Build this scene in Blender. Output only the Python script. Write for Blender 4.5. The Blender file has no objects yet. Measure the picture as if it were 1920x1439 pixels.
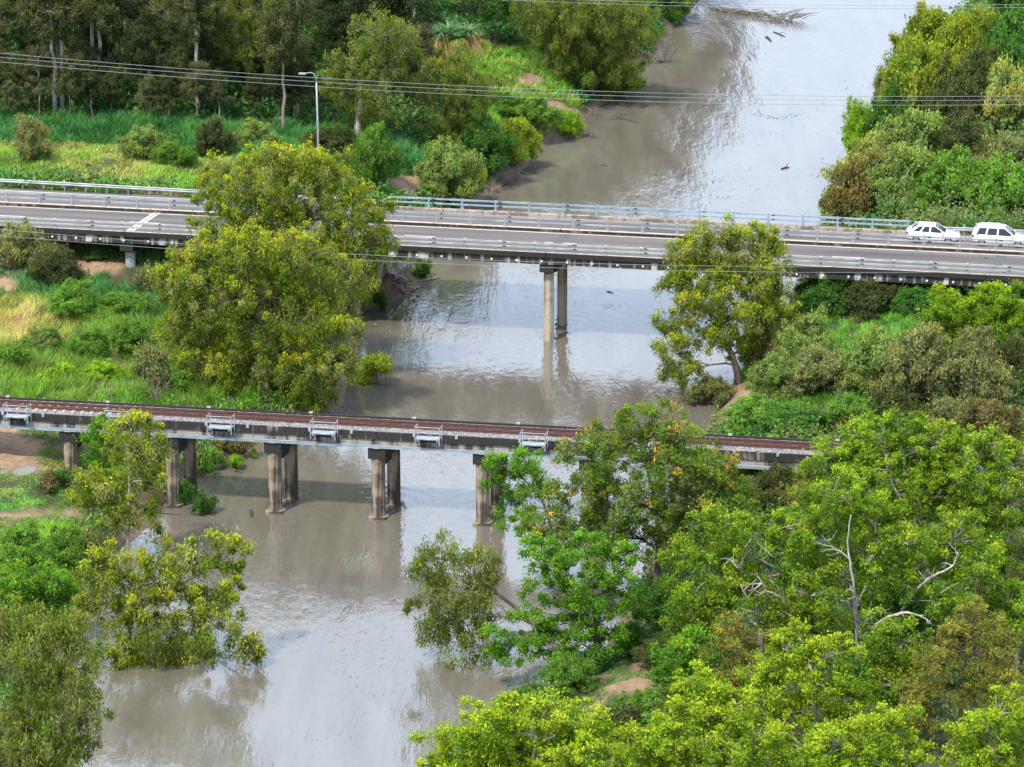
import bpy, math, random
import numpy as np
from mathutils import Vector

# ------------------------------------------------------------------ camera, sky, sun, exposure
S = bpy.context.scene
COL = S.collection
F_PX, TH, H = 6000.0, math.radians(18.0), 80.0
cam = bpy.data.cameras.new('camera'); cam_o = bpy.data.objects.new('camera', cam); COL.objects.link(cam_o)
cam.sensor_width = 36.0; cam.lens = 36.0 * F_PX / 1920.0; cam.clip_start = 1.0; cam.clip_end = 20000.0
cam_o.location = (0, 0, H); cam_o.rotation_euler = (math.pi / 2 - TH, 0, 0)
S.camera = cam_o

SUN_EL, SUN_AZ = math.radians(56), math.radians(-142)      # azimuth measured from +Y towards +X
sun_dir = Vector((math.sin(SUN_AZ) * math.cos(SUN_EL), math.cos(SUN_AZ) * math.cos(SUN_EL), math.sin(SUN_EL)))
W = bpy.data.worlds.new('World'); S.world = W; W.use_nodes = True
nt = W.node_tree; nt.nodes.clear()
out = nt.nodes.new('ShaderNodeOutputWorld'); bg = nt.nodes.new('ShaderNodeBackground')
sky = nt.nodes.new('ShaderNodeTexSky'); sky.sky_type = 'NISHITA'; sky.sun_disc = False
sky.sun_elevation = SUN_EL; sky.sun_rotation = SUN_AZ; sky.dust_density = 1.5
tc = nt.nodes.new('ShaderNodeTexCoord'); mp = nt.nodes.new('ShaderNodeMapping'); mp.inputs['Scale'].default_value = (1, 1, 2.5)
nz = nt.nodes.new('ShaderNodeTexNoise'); nz.inputs['Scale'].default_value = 2.2; nz.inputs['Detail'].default_value = 6
rp = nt.nodes.new('ShaderNodeValToRGB'); rp.color_ramp.elements[0].position = .30; rp.color_ramp.elements[1].position = .62
rp.color_ramp.elements[0].color = (.55, .55, .55, 1); rp.color_ramp.elements[1].color = (.95, .95, .95, 1)
mx = nt.nodes.new('ShaderNodeMix'); mx.data_type = 'RGBA'
mx.inputs['B'].default_value = (12.3, 15.0, 19.4, 1)           # bright broken cloud
nt.links.new(tc.outputs['Generated'], mp.inputs['Vector']); nt.links.new(mp.outputs[0], nz.inputs['Vector'])
nt.links.new(nz.outputs['Fac'], rp.inputs[0]); nt.links.new(rp.outputs[0], mx.inputs['Factor'])
nt.links.new(sky.outputs[0], mx.inputs['A']); nt.links.new(mx.outputs['Result'], bg.inputs[0])
bg.inputs[1].default_value = 0.094
nt.links.new(bg.outputs[0], out.inputs[0])
sun = bpy.data.lights.new('sun', 'SUN'); sun.energy = 4.1; sun.angle = math.radians(4); sun.color = (1, .93, .79)
sun_o = bpy.data.objects.new('sun', sun); COL.objects.link(sun_o); sun_o.location = (-60, 100, 200)
sun_o.rotation_euler = (-sun_dir).to_track_quat('-Z', 'Y').to_euler()
vs = S.view_settings; vs.view_transform = 'Standard'; vs.look = 'None'; vs.gamma = 1; vs.use_curve_mapping = False
vs.exposure = 0.36
S.cycles.max_bounces = 5; S.cycles.diffuse_bounces = 3; S.cycles.glossy_bounces = 2; S.cycles.transmission_bounces = 2; S.cycles.transparent_max_bounces = 2
S.cycles.caustics_reflective = False; S.cycles.caustics_refractive = False; S.cycles.use_adaptive_sampling = True; S.cycles.adaptive_threshold = .02

rng = np.random.default_rng(7)

# ------------------------------------------------------------------ picture <-> place
def ray(px, py):
    a = (py - 719.5) / F_PX
    return np.array([(px - 960) / F_PX, math.cos(TH) - a * math.sin(TH), -math.sin(TH) - a * math.cos(TH)])
def unp(px, py, z):
    d = ray(px, py); return np.array([0, 0, H]) + d * ((z - H) / d[2])
def at_y(px, py, y):
    d = ray(px, py); return np.array([0, 0, H]) + d * (y / d[1])
def proj(P):
    P = np.asarray(P, float); y = P[..., 1]; z = P[..., 2] - H
    dep = y * math.cos(TH) - z * math.sin(TH); up = y * math.sin(TH) + z * math.cos(TH)
    return 960 + F_PX * P[..., 0] / dep, 719.5 - F_PX * up / dep, F_PX / dep

# ------------------------------------------------------------------ noise
def vnoise(x, y, seed=0):
    def hsh(i, j):
        v = np.sin(i * 127.1 + j * 311.7 + seed * 74.7) * 43758.5453
        return v - np.floor(v)
    xi, yi = np.floor(x), np.floor(y); xf, yf = x - xi, y - yi
    u, v = xf * xf * (3 - 2 * xf), yf * yf * (3 - 2 * yf)
    return (hsh(xi, yi) * (1 - u) + hsh(xi + 1, yi) * u) * (1 - v) + (hsh(xi, yi + 1) * (1 - u) + hsh(xi + 1, yi + 1) * u) * v
def fbm(x, y, seed=0, o=4):
    t, a, s = 0, .5, 0
    for k in range(o):
        t = t + a * vnoise(x * 2 ** k, y * 2 ** k, seed + k); s += a; a *= .5
    return t / s
def sstep(a, b, x):
    t = np.clip((x - a) / (b - a), 0, 1); return t * t * (3 - 2 * t)

# ------------------------------------------------------------------ mesh helpers
def tag(o, label=None, cat=None, group=None, kind=None):
    if label: o['label'] = label
    if cat: o['category'] = cat
    if group: o['group'] = group
    if kind: o['kind'] = kind
    return o
def link(name, data, parent=None, loc=None, rz=None):
    o = bpy.data.objects.new(name, data); COL.objects.link(o)
    if parent is not None: o.parent = parent
    if loc is not None: o.location = tuple(float(c) for c in loc)
    if rz is not None: o.rotation_euler = (0, 0, float(rz))
    return o
def np_mesh(name, V, Fc, mat, col=None, smooth=False, dom='FACE'):
    """V (n,3), Fc (m,k) faces of one size, col (m,3) colour for each face"""
    V = np.ascontiguousarray(V, np.float32); Fc = np.ascontiguousarray(Fc, np.int32)
    m = bpy.data.meshes.new(name); k = Fc.shape[1]
    m.vertices.add(len(V)); m.vertices.foreach_set('co', V.ravel())
    m.loops.add(Fc.size); m.loops.foreach_set('vertex_index', Fc.ravel())
    m.polygons.add(len(Fc)); m.polygons.foreach_set('loop_start', np.arange(0, Fc.size, k, dtype=np.int32))
    if smooth: m.polygons.foreach_set('use_smooth', np.ones(len(Fc), bool))
    m.update(calc_edges=True)
    if col is not None:
        at = m.attributes.new('tint', 'FLOAT_COLOR', dom)
        c = np.ones((len(col), 4), np.float32); c[:, :3] = col; at.data.foreach_set('color', c.ravel())
    if mat: m.materials.append(mat)
    return m
class MB:
    def __init__(s): s.v = []; s.f = []
    def box(s, x0, x1, y0, y1, z0, z1, sk=0.0):
        n = len(s.v)
        for z in (z0, z1):
            for x, y in ((x0, y0), (x1, y0), (x1, y1), (x0, y1)): s.v.append((x + sk * y, y, z))
        for q in ((0, 3, 2, 1), (4, 5, 6, 7), (0, 1, 5, 4), (1, 2, 6, 5), (2, 3, 7, 6), (3, 0, 4, 7)): s.f.append(tuple(n + i for i in q))
        return s
    def prism(s, pts, z0, z1):
        n, k = len(s.v), len(pts)
        for z in (z0, z1): s.v += [(x, y, z) for x, y in pts]
        for i in range(k): s.f.append((n + i, n + (i + 1) % k, n + k + (i + 1) % k, n + k + i))
        s.f.append(tuple(n + i for i in reversed(range(k)))); s.f.append(tuple(n + k + i for i in range(k)))
        return s
    def extr_y(s, pts, y0, y1):
        n, k = len(s.v), len(pts)
        for y in (y0, y1): s.v += [(x, y, z) for x, z in pts]
        for i in range(k): s.f.append((n + i, n + (i + 1) % k, n + k + (i + 1) % k, n + k + i))
        s.f.append(tuple(n + i for i in range(k))); s.f.append(tuple(n + k + i for i in reversed(range(k))))
        return s
    def tube(s, pts, rad, sides=6):
        P = np.asarray(pts, float); n = len(s.v); m = len(P)
        T = np.gradient(P, axis=0); T /= np.linalg.norm(T, axis=1)[:, None] + 1e-9
        r = np.full(m, rad) if np.isscalar(rad) else np.asarray(rad)
        ref = np.array([0, 0, 1.]) if abs(T[:, 2]).mean() < .8 else np.array([1., 0, 0])
        A = np.cross(T, ref); A /= np.linalg.norm(A, axis=1)[:, None] + 1e-9; B = np.cross(T, A)
        for i in range(m):
            for k in range(sides):
                a = 2 * math.pi * k / sides
                s.v.append(tuple(P[i] + r[i] * (A[i] * math.cos(a) + B[i] * math.sin(a))))
        for i in range(m - 1):
            for k in range(sides):
                s.f.append((n + i * sides + k, n + i * sides + (k + 1) % sides, n + (i + 1) * sides + (k + 1) % sides, n + (i + 1) * sides + k))
        s.f.append(tuple(n + k for k in reversed(range(sides)))); s.f.append(tuple(n + (m - 1) * sides + k for k in range(sides)))
        return s
    def mesh(s, name, mat, smooth=False):
        m = bpy.data.meshes.new(name); m.from_pydata(s.v, [], s.f); m.update()
        if smooth: m.polygons.foreach_set('use_smooth', np.ones(len(m.polygons), bool))
        m.materials.append(mat); return m
    def obj(s, name, mat, parent=None, loc=None, rz=None, smooth=False):
        return link(name, s.mesh(name, mat, smooth), parent, loc, rz)

# ------------------------------------------------------------------ materials
class NT:
    def __init__(s, name):
        s.m = bpy.data.materials.new(name); s.m.use_nodes = True; s.t = s.m.node_tree; s.n = s.t.nodes
        s.b = s.n['Principled BSDF']
    def add(s, typ, **kw):
        n = s.n.new(typ)
        for k, v in kw.items():
            if k.startswith('i_'): n.inputs[k[2:].replace('_', ' ')].default_value = v
            else: setattr(n, k, v)
        return n
    def l(s, a, b): s.t.links.new(a, b)
    def noise(s, scale, detail=4, vec=None, rough=.5):
        n = s.add('ShaderNodeTexNoise'); n.inputs['Scale'].default_value = scale; n.inputs['Detail'].default_value = detail
        n.inputs['Roughness'].default_value = rough
        if vec is not None: s.l(vec, n.inputs['Vector'])
        return n.outputs['Fac']
    def objvec(s, sc=(1, 1, 1)):
        t = s.add('ShaderNodeTexCoord'); m = s.add('ShaderNodeMapping'); m.inputs['Scale'].default_value = sc
        s.l(t.outputs['Object'], m.inputs['Vector']); return m.outputs[0]
    def ramp(s, fac, stops):
        r = s.add('ShaderNodeValToRGB'); e = r.color_ramp.elements
        while len(e) < len(stops): e.new(.5)
        for i, (p, c) in enumerate(stops):
            e[i].position = p; e[i].color = (c, c, c, 1) if np.isscalar(c) else (*c, 1)
        s.l(fac, r.inputs[0]); return r.outputs[0]
    def mix(s, fac, a, b, mode='MIX'):
        m = s.add('ShaderNodeMix', data_type='RGBA', blend_type=mode)
        for k, v in (('Factor', fac), ('A', a), ('B', b)):
            if isinstance(v, (tuple, float, int)): m.inputs[k].default_value = v if k == 'Factor' else (*v, 1)
            else: s.l(v, m.inputs[k])
        return m.outputs['Result']
    def math(s, op, a, b=None, c=None):
        m = s.add('ShaderNodeMath', operation=op)
        for i, v in enumerate((a, b, c)):
            if v is None: continue
            if isinstance(v, (float, int)): m.inputs[i].default_value = v
            else: s.l(v, m.inputs[i])
        return m.outputs[0]
    def col(s, c): s.l(c, s.b.inputs['Base Color'])
    def bump(s, h, strength=.4, dist=.02):
        b = s.add('ShaderNodeBump'); b.inputs['Strength'].default_value = strength; b.inputs['Distance'].default_value = dist
        s.l(h, b.inputs['Height']); s.l(b.outputs[0], s.b.inputs['Normal'])

def mat_plain(name, c, rough=.6, metal=0., var=.25, scale=3., bump=0.):
    k = NT(name); k.b.inputs['Roughness'].default_value = rough; k.b.inputs['Metallic'].default_value = metal
    f = k.noise(scale, 5, k.objvec())
    k.col(k.ramp(f, [(.3, tuple(x * (1 - var) for x in c)), (.7, tuple(min(1, x * (1 + var)) for x in c))]))
    if bump: k.bump(f, bump, .03)
    return k.m
def mat_concrete(name, base, stain, amount, sx=2.2, sz=.25, patch=0., course=False):
    """concrete with weather streaks running down it, mould blotches and pale lime patches"""
    k = NT(name); k.b.inputs['Roughness'].default_value = .85
    fine = k.noise(9, 5, k.objvec())
    c = k.mix(k.ramp(fine, [(.3, 0.), (.75, 1.)]), tuple(x * .75 for x in base), tuple(min(1, x * 1.15) for x in base))
    st = k.noise(1.0, 6, k.objvec((sx, sx, sz)), .62)
    bl = k.noise(.45, 4, k.objvec((1, 1, 1.6)))
    m = k.math('MULTIPLY_ADD', bl, .55, k.math('MULTIPLY', st, .75))
    c = k.mix(k.ramp(m, [(.66 - amount, 0.), (.66 - amount + .13, 1.)]), c, stain)
    if patch:
        pn = k.noise(.55, 3, k.objvec((1.3, 1.3, .35)))
        c = k.mix(k.ramp(pn, [(.60, 0.), (.64, patch)]), c, (.55, .54, .5))
    k.col(c); k.bump(fine, .25, .02); return k.m

M = {}
M['conc'] = mat_concrete('pale_concrete', (.40, .36, .31), (.10, .085, .07), .02)
M['conc_edge'] = mat_concrete('mouldy_kerb_concrete', (.22, .18, .15), (.022, .019, .017), .26, 2.6, .5)
M['conc_top'] = mat_plain('kerb_top_concrete', (.46, .39, .32), .85, 0, .3, 2)
M['conc_girder'] = mat_concrete('streaked_girder_concrete', (.42, .40, .36), (.03, .027, .024), .16, 2.4, .12, .9)
M['conc_pier'] = mat_concrete('river_stained_pier', (.37, .285, .205), (.055, .044, .035), .09, 2.5, .10)
M['conc_cap'] = mat_concrete('black_stained_headstock', (.25, .21, .17), (.022, .02, .018), .24, 2.2, .2)
M['conc_tan'] = mat_concrete('tan_column_concrete', (.48, .41, .32), (.25, .2, .155), .03, 2.5, .15)
M['conc_rail_lo'] = mat_concrete('grey_girder_concrete', (.36, .335, .30), (.05, .045, .04), .06, 1.8, .14)
M['conc_rail_up'] = mat_concrete('black_upstand_concrete', (.28, .25, .22), (.025, .022, .02), .20, 2.2, .2)
M['kerb_brown'] = mat_concrete('brown_stained_kerb', (.20, .14, .10), (.035, .027, .022), .16, 1.6, .5)
M['kerb_far'] = mat_concrete('weathered_far_kerb', (.42, .34, .27), (.16, .12, .09), .08, 2.2, .6)
def mat_asphalt():
    k = NT('worn_asphalt'); k.b.inputs['Roughness'].default_value = .9; k.b.inputs['Specular IOR Level'].default_value = .15
    w = k.noise(1, 4, k.objvec((.04, 2.2, 1))); f = k.noise(12, 4, k.objvec()); b = k.noise(.35, 4, k.objvec((.25, 1, 1)))
    c = k.ramp(w, [(.32, (.060, .049, .048)), (.5, (.125, .104, .10)), (.68, (.195, .165, .152))])
    c = k.mix(k.ramp(b, [(.35, 0.), (.7, .6)]), c, (.165, .14, .13)); c = k.mix(.25, c, k.ramp(f, [(.3, .05), (.7, .2)]))
    k.col(c); k.bump(f, .2, .01); return k.m
M['asphalt'] = mat_asphalt()
M['patch'] = mat_plain('dark_patched_asphalt', (.095, .085, .085), .8, 0, .35, 3)
M['paint'] = mat_plain('road_paint', (.66, .64, .60), .7, 0, .15, 4)
M['joint'] = mat_plain('pale_joint_mortar', (.52, .44, .35), .8, 0, .2, 3)
M['black'] = mat_plain('dark_gap', (.02, .02, .02), .9)
M['galv'] = mat_plain('galvanised_steel', (.34, .36, .375), .5, .25, .28, .9)
M['galv_blue'] = mat_plain('bluish_galvanised_steel', (.30, .385, .46), .5, .25, .25, 1.3)
M['galv_white'] = mat_plain('pale_galvanised_steel', (.38, .385, .38), .6, .1, .28, .9)
M['galv_dull'] = mat_plain('dull_galvanised_steel', (.33, .36, .385), .6, .2, .25, 2)
M['white'] = mat_plain('white_pipe', (.75, .74, .70), .6, 0, .1)
M['rust'] = mat_plain('rusty_rail_steel', (.105, .045, .034), .75, .1, .3, 5)
M['shine'] = mat_plain('worn_rail_head', (.22, .13, .11), .45, .4, .3, 3)
M['sleeper'] = mat_plain('weathered_sleeper', (.40, .33, .26), .85, 0, .35, 6)
M['wire'] = mat_plain('aluminium_wire', (.30, .30, .30), .5, .3, .05)
def mat_ballast():
    k = NT('ballast_stone'); k.b.inputs['Roughness'].default_value = .9
    v = k.add('ShaderNodeTexVoronoi'); v.inputs['Scale'].default_value = 11; o = k.objvec(); k.l(o, v.inputs['Vector'])
    g = k.math('MULTIPLY', k.add('ShaderNodeSeparateColor').outputs[0], 1.)
    sp = k.add('ShaderNodeSeparateColor'); k.l(v.outputs['Color'], sp.inputs[0])
    c = k.ramp(sp.outputs[0], [(0, (.085, .075, .074)), (.5, (.18, .164, .16)), (1, (.36, .33, .32))])
    xyz = k.add('ShaderNodeSeparateXYZ'); t = k.add('ShaderNodeTexCoord'); k.l(t.outputs['Object'], xyz.inputs[0])
    a = k.math('ABSOLUTE', k.math('SUBTRACT', xyz.outputs[1], 1.72))
    wob = k.math('MULTIPLY_ADD', k.noise(2, 4, o), .4, a)
    c = k.mix(k.ramp(wob, [(.72, .85), (.95, 0.)]), c, (.115, .058, .045))      # brake and rust dust between the rails
    k.col(c); k.bump(v.outputs['Distance'], .8, .05); return k.m
M['ballast'] = mat_ballast()
def mat_bark(name, c1, c2, sc=(6, 6, .8)):
    k = NT(name); k.b.inputs['Roughness'].default_value = .85
    f = k.noise(1.2, 5, k.objvec(sc), .65); k.col(k.ramp(f, [(.32, c1), (.62, c2)])); k.bump(f, .4, .03); return k.m
M['bark_white'] = mat_bark('white_gum_bark', (.20, .165, .135), (.52, .47, .40), (4, 4, 1.2))
M['bark_pale'] = mat_bark('pale_gum_bark', (.20, .16, .12), (.50, .44, .36), (3, 3, .6))
M['bark_brown'] = mat_bark('brown_paperbark', (.10, .075, .055), (.34, .26, .19))
M['bark_dark'] = mat_bark('dark_bark', (.035, .028, .022), (.12, .095, .075))
M['bark_grey'] = mat_bark('grey_driftwood', (.07, .058, .05), (.22, .18, .15))
M['wood_wet'] = mat_bark('wet_driftwood', (.025, .02, .018), (.07, .055, .045))
LEAF_GAIN = 2.05
def mat_leaf(name, transl=.44, rough=.65, spec=.12):
    k = NT(name); a = k.add('ShaderNodeAttribute', attribute_name='tint'); oi = k.add('ShaderNodeObjectInfo')
    c = k.mix(1.0, k.mix(1.0, a.outputs['Color'], oi.outputs['Color'], 'MULTIPLY'), (LEAF_GAIN,) * 3, 'MULTIPLY')
    k.col(c); k.b.inputs['Roughness'].default_value = rough; k.b.inputs['Specular IOR Level'].default_value = spec
    tr = k.add('ShaderNodeBsdfTranslucent'); k.l(k.mix(1.0, c, (1.35, 1.25, .6), 'MULTIPLY'), tr.inputs[0])
    ms = k.add('ShaderNodeMixShader'); ms.inputs[0].default_value = transl
    k.l(k.b.outputs[0], ms.inputs[1]); k.l(tr.outputs[0], ms.inputs[2]); k.l(ms.outputs[0], k.n['Material Output'].inputs[0])
    return k.m
M['leaf'] = mat_leaf('leaf'); M['grass'] = mat_leaf('grass_blade', .3, .7, .1)

# ------------------------------------------------------------------ bridge frames
def frame(A, B, O):
    a = math.atan2(B[1] - A[1], B[0] - A[0]); return np.array(O[:2]), a, np.array([math.cos(a), math.sin(a)]), np.array([-math.sin(a), math.cos(a)])
RO, RA, RU, RV = frame(unp(0, 423, 8), unp(1920, 519, 8), unp(960, 471, 8))                     # road
TO, TA, TU, TV = frame(unp(60, 776, 6.55), unp(1440, 850, 6.55), unp(960, 824.3, 6.55))           # railway
def road_pt(s, t, z): p = RO + s * RU + t * RV; return np.array([p[0], p[1], z])
def rail_pt(s, t, z): p = TO + s * TU + t * TV; return np.array([p[0], p[1], z])

# ------------------------------------------------------------------ terrain
LB = [(90, 1900), (100, 1560), (120, 1439), (125, 1300), (150, 1200), (165, 1110), (235, 1020), (300, 962), (352, 905), (380, 880), (440, 858), (520, 830), (600, 790), (645, 745), (655, 640),
      (668, 592), (700, 576), (768, 549), (775, 530), (795, 495), (860, 420), (905, 365), (985, 312), (1000, 280), (1080, 252), (1110, 205), (1150, 180), (1180, 165), (1185, 130), (1235, 105), (1265, 45), (1295, 0), (1350, -80), (1480, -160)]
RB = [(700, 1900), (820, 1560), (880, 1439), (945, 1340), (1080, 1275), (1135, 1240), (1190, 1100), (1240, 1000), (1290, 900), (1315, 820), (1345, 775), (1365, 738), (1400, 690), (1450, 620), (1490, 560),
      (1512, 500), (1550, 420), (1585, 370), (1620, 310), (1660, 250), (1720, 165), (1760, 80), (1850, 25), (1960, -60), (2250, -160)]
def bank(L):
    P = np.array([unp(x, y, 0)[:2] for x, y in L]); P = P[np.argsort(P[:, 1])]; return P[:, 1], P[:, 0]
LY, LX = bank(LB); RY, RX = bank(RB)
def river_d(x, y):
    w = (fbm(x * .35, y * .35, 5) - .5) * 1.4
    return np.interp(y, LY, LX) - x + w, x - np.interp(y, RY, RX) + w
PUD = None
def height(x, y):
    x = np.asarray(x, float); y = np.asarray(y, float)
    dl, dr = river_d(x, y); d = np.maximum(dl, dr); left = dl > dr
    pl = np.interp(y, [150, 200, 214, 232, 258, 276, 290, 420], [2.8, 2.6, 2.8, 3.8, 3.6, 6.2, 7.0, 7.0])
    pr = np.interp(y, [150, 190, 212, 225, 258, 275, 420], [3.0, 3.2, 4.2, 4.6, 5.2, 5.4, 5.0])
    p = np.where(left, pl, pr); Ls = np.where(left & (y > 270), 8.0, 6.0)
    h = p * (1 - np.exp(-np.maximum(d, 0) / Ls)) + .35 * sstep(0, .8, d)
    h = h + (fbm(x * .13, y * .13, 11) - .5) * 1.5 * sstep(1, 7, d) + (fbm(x * .6, y * .6, 17, 3) - .5) * .4 * sstep(.3, 3, d)
    h = np.where(d < 0, -np.minimum(2.2, -d * .4) - .02, h)
    s = (x - RO[0]) * RU[0] + (y - RO[1]) * RU[1]; t = (x - RO[0]) * RV[0] + (y - RO[1]) * RV[1]
    lat = np.maximum(np.maximum(8.6 - t, t - 15.5), 0); endl = np.maximum(s + 14.5, 0); endr = np.maximum(33.0 - s, 0)
    lim = d * 1.15
    h = np.maximum(h, np.minimum(lim, np.maximum(7.62 - lat * .62 - endl * .8, 7.62 - lat * .62 - endr * .8)))
    h = np.where((t > -.5) & (t < 14) & (s > -60) & (s < 60), np.minimum(h, 7.62), h)
    h = np.where((t > -1.0) & (t < 8.2), np.minimum(h, 6.2), h)
    s = (x - TO[0]) * TU[0] + (y - TO[1]) * TU[1]; t = (x - TO[0]) * TV[0] + (y - TO[1]) * TV[1]
    lat = np.maximum(np.maximum(-.6 - t, t - 3.7), 0)
    h = np.maximum(h, 6.0 - lat * .7 - np.maximum(22.5 - s, 0) * .8)
    h = np.where((t > -1.2) & (t < 4.2), np.minimum(h, 5.0 + np.where(s > 23.5, 1.0, 0)), h)
    if PUD is not None:
        w = sstep(3.4, 1.7, np.hypot((x - PUD[0]) * .8, y - PUD[1])); h = h * (1 - w) + PUD[2] * w
    return h
def ground_px(px, py):
    z = 3.0
    for _ in range(40):
        P = unp(px, py, z); z = .6 * z + .4 * max(float(height(P[0], P[1])), 0.0)
    return np.array([P[0], P[1], max(float(height(P[0], P[1])), 0.0)])

PUD = ground_px(40, 884)
def pip(px, py, poly):
    r = np.zeros(px.shape, bool); n = len(poly)
    for i in range(n):
        (x0, y0), (x1, y1) = poly[i], poly[(i + 1) % n]
        if y0 == y1: continue
        c = ((y0 > py) != (y1 > py)) & (px < (x1 - x0) * (py - y0) / (y1 - y0) + x0); r ^= c
    return r
SOIL = [(15, 845, 58, 34), (45, 872, 36, 14), (5, 815, 40, 20), (715, 540, 55, 40), (765, 348, 42, 22), (1190, 1290, 50, 16), (1110, 1322, 26, 8), (1400, 745, 50, 30), (1365, 775, 30, 20), (1435, 905, 40, 20),
        (1545, 785, 22, 16), (1440, 770, 30, 12), (1465, 715, 14, 10), (995, 150, 26, 12), (1040, 200, 22, 14), (1070, 212, 22, 10), (950, 245, 22, 14), (1000, 265, 18, 9), (1250, 45, 14, 12), (30, 480, 60, 32), (170, 490, 55, 30), (120, 460, 40, 14),
        (270, 940, 30, 22), (160, 1110, 20, 28), (30, 965, 40, 6), (130, 962, 14, 10), (500, 705, 40, 14), (1640, 300, 30, 10), (10, 535, 30, 14)]
gx = np.concatenate([-np.geomspace(6000, 82, 26), np.arange(-80, 81, 1.0), np.geomspace(82, 6000, 26)])
gy = np.concatenate([-np.geomspace(6000, 20, 14), np.linspace(0, 140, 15), np.arange(145, 500, 1.0), np.geomspace(502, 9000, 30)])
X, Y = np.meshgrid(gx, gy); Z = height(X, Y)
Z = np.where((Y > 560) | (Y < 100) | (abs(X) > 160), np.maximum(Z, 5.5), Z)
nx, ny = len(gx), len(gy); idx = np.arange(nx * ny).reshape(ny, nx)
quads = np.stack([idx[:-1, :-1], idx[:-1, 1:], idx[1:, 1:], idx[1:, :-1]], -1).reshape(-1, 4)
V = np.stack([X, Y, Z], -1).reshape(-1, 3)
FC = V; fpx, fpy, _ = proj(FC); vis = (FC[:, 1] > 100)
dl, dr = river_d(FC[:, 0], FC[:, 1]); dd = np.maximum(dl, dr)
soil = np.zeros(len(FC))
for (cx, cy, rx, ry) in SOIL:
    q = ((fpx - cx) / rx) ** 2 + ((fpy - cy) / ry) ** 2; soil = np.maximum(soil, np.where(vis, sstep(1.5, .6, q + (fbm(FC[:, 0] * .8, FC[:, 1] * .8, 3) - .5) * 1.4), 0))
soil = np.maximum(soil, sstep(1.6, .3, dd)); soil = np.maximum(soil, sstep(.62, .74, fbm(FC[:, 0] * .22, FC[:, 1] * .22, 21)) * .8)
SOILMASK = soil
gcol = np.array([.050, .052, .020]); scol = np.array([.30, .19, .115]); wet = np.array([.12, .088, .062])
cc = gcol[None] * (.7 + .7 * fbm(FC[:, 0] * .5, FC[:, 1] * .5, 8)[:, None])
scl = scol[None] * (.75 + .5 * fbm(FC[:, 0], FC[:, 1], 9)[:, None]); scl = scl + (wet - scl) * sstep(1.6, .2, dd)[:, None] * .9
cc = cc + (scl - cc) * soil[:, None]
def mat_ground():
    k = NT('earth_and_turf'); k.b.inputs['Roughness'].default_value = .95
    a = k.add('ShaderNodeAttribute', attribute_name='tint'); f = k.noise(1.8, 6, k.objvec(), .65)
    k.col(k.mix(1., a.outputs['Color'], k.ramp(f, [(.3, .62), (.7, 1.3)]), 'MULTIPLY')); k.bump(f, .7, .15); return k.m
ground = link('ground', np_mesh('ground', V, quads, mat_ground(), cc, True, 'POINT')); tag(ground, kind='structure')

# ------------------------------------------------------------------ river
PIERS_W = [rail_pt(s, 2.6, 0)[:2] for s in (-17.3, -9.72, -2.15)] + [road_pt(2.85, 1.2, 0)[:2], road_pt(3.2, 5.9, 0)[:2]]
def mat_water():
    k = NT('muddy_river_water'); b = k.b
    b.inputs['Roughness'].default_value = .07; b.inputs['IOR'].default_value = 2.4
    tcn = k.add('ShaderNodeTexCoord'); P = tcn.outputs['Object']
    flow = k.add('ShaderNodeMapping'); flow.inputs['Scale'].default_value = (.42, .07, 1); flow.inputs['Rotation'].default_value = (0, 0, .28); k.l(P, flow.inputs[0])
    st1 = k.noise(1.0, 5, flow.outputs[0], .6)
    k.col(k.ramp(st1, [(.32, (.118, .102, .081)), (.5, (.143, .124, .099)), (.68, (.170, .148, .119))]))      # silt drawn out along the current
    def mapped(sc, rot=0):
        m = k.add('ShaderNodeMapping'); m.inputs['Scale'].default_value = sc; m.inputs['Rotation'].default_value = (0, 0, rot); k.l(P, m.inputs[0]); return m.outputs[0]
    big = k.noise(.45, 3, mapped((1, .6, 1), .3)); mid = k.noise(1.6, 3, mapped((1, .7, 1), -.4)); fine = k.noise(5.0, 3, mapped((.8, 1.2, 1)))
    calm = k.math('MULTIPLY', k.ramp(k.noise(.075, 3, mapped((1, .55, 1), .5)), [(.36, .3), (.68, 1.5)]), k.ramp(st1, [(.38, .35), (.62, 1.5)]))
    h = k.math('MULTIPLY_ADD', big, .5, k.math('MULTIPLY_ADD', mid, .32, k.math('MULTIPLY', fine, .11)))
    h = k.math('MULTIPLY', h, calm)
    for (x, y) in PIERS_W:
        v = k.add('ShaderNodeVectorMath', operation='DISTANCE'); wob = k.add('ShaderNodeVectorMath', operation='ADD')
        k.l(P, wob.inputs[0]); wob.inputs[1].default_value = (0, 0, 0); k.l(wob.outputs[0], v.inputs[0]); v.inputs[1].default_value = (x, y, 0)
        dist = k.math('MULTIPLY_ADD', big, 1.6, v.outputs['Value'])
        w = k.math('MULTIPLY', k.math('SINE', k.math('MULTIPLY', dist, 5.2)), k.math('POWER', 2.718, k.math('MULTIPLY', dist, -.30)))
        h = k.math('MULTIPLY_ADD', w, .17, h)
    k.bump(h, 1.0, .075); return k.m
wm = MB(); wm.v = [(-400, 60, 0), (400, 60, 0), (400, 640, 0), (-400, 640, 0)]; wm.f = [(0, 1, 2, 3)]
tag(wm.obj('river_water', mat_water()), kind='structure')
pud = MB()
for (pts) in ([(22, 885), (35, 879), (48, 875), (62, 874), (70, 880), (58, 888), (45, 891), (30, 894)], [(-6, 884), (6, 881), (15, 882), (12, 887), (0, 889)]):
    n = len(pud.v); P = [ground_px(*q) for q in pts]; zt = PUD[2] + .012
    pud.v += [tuple(unp(*q, zt)) for q in pts]; pud.f.append(tuple(n + i for i in reversed(range(len(pts)))))
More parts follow.
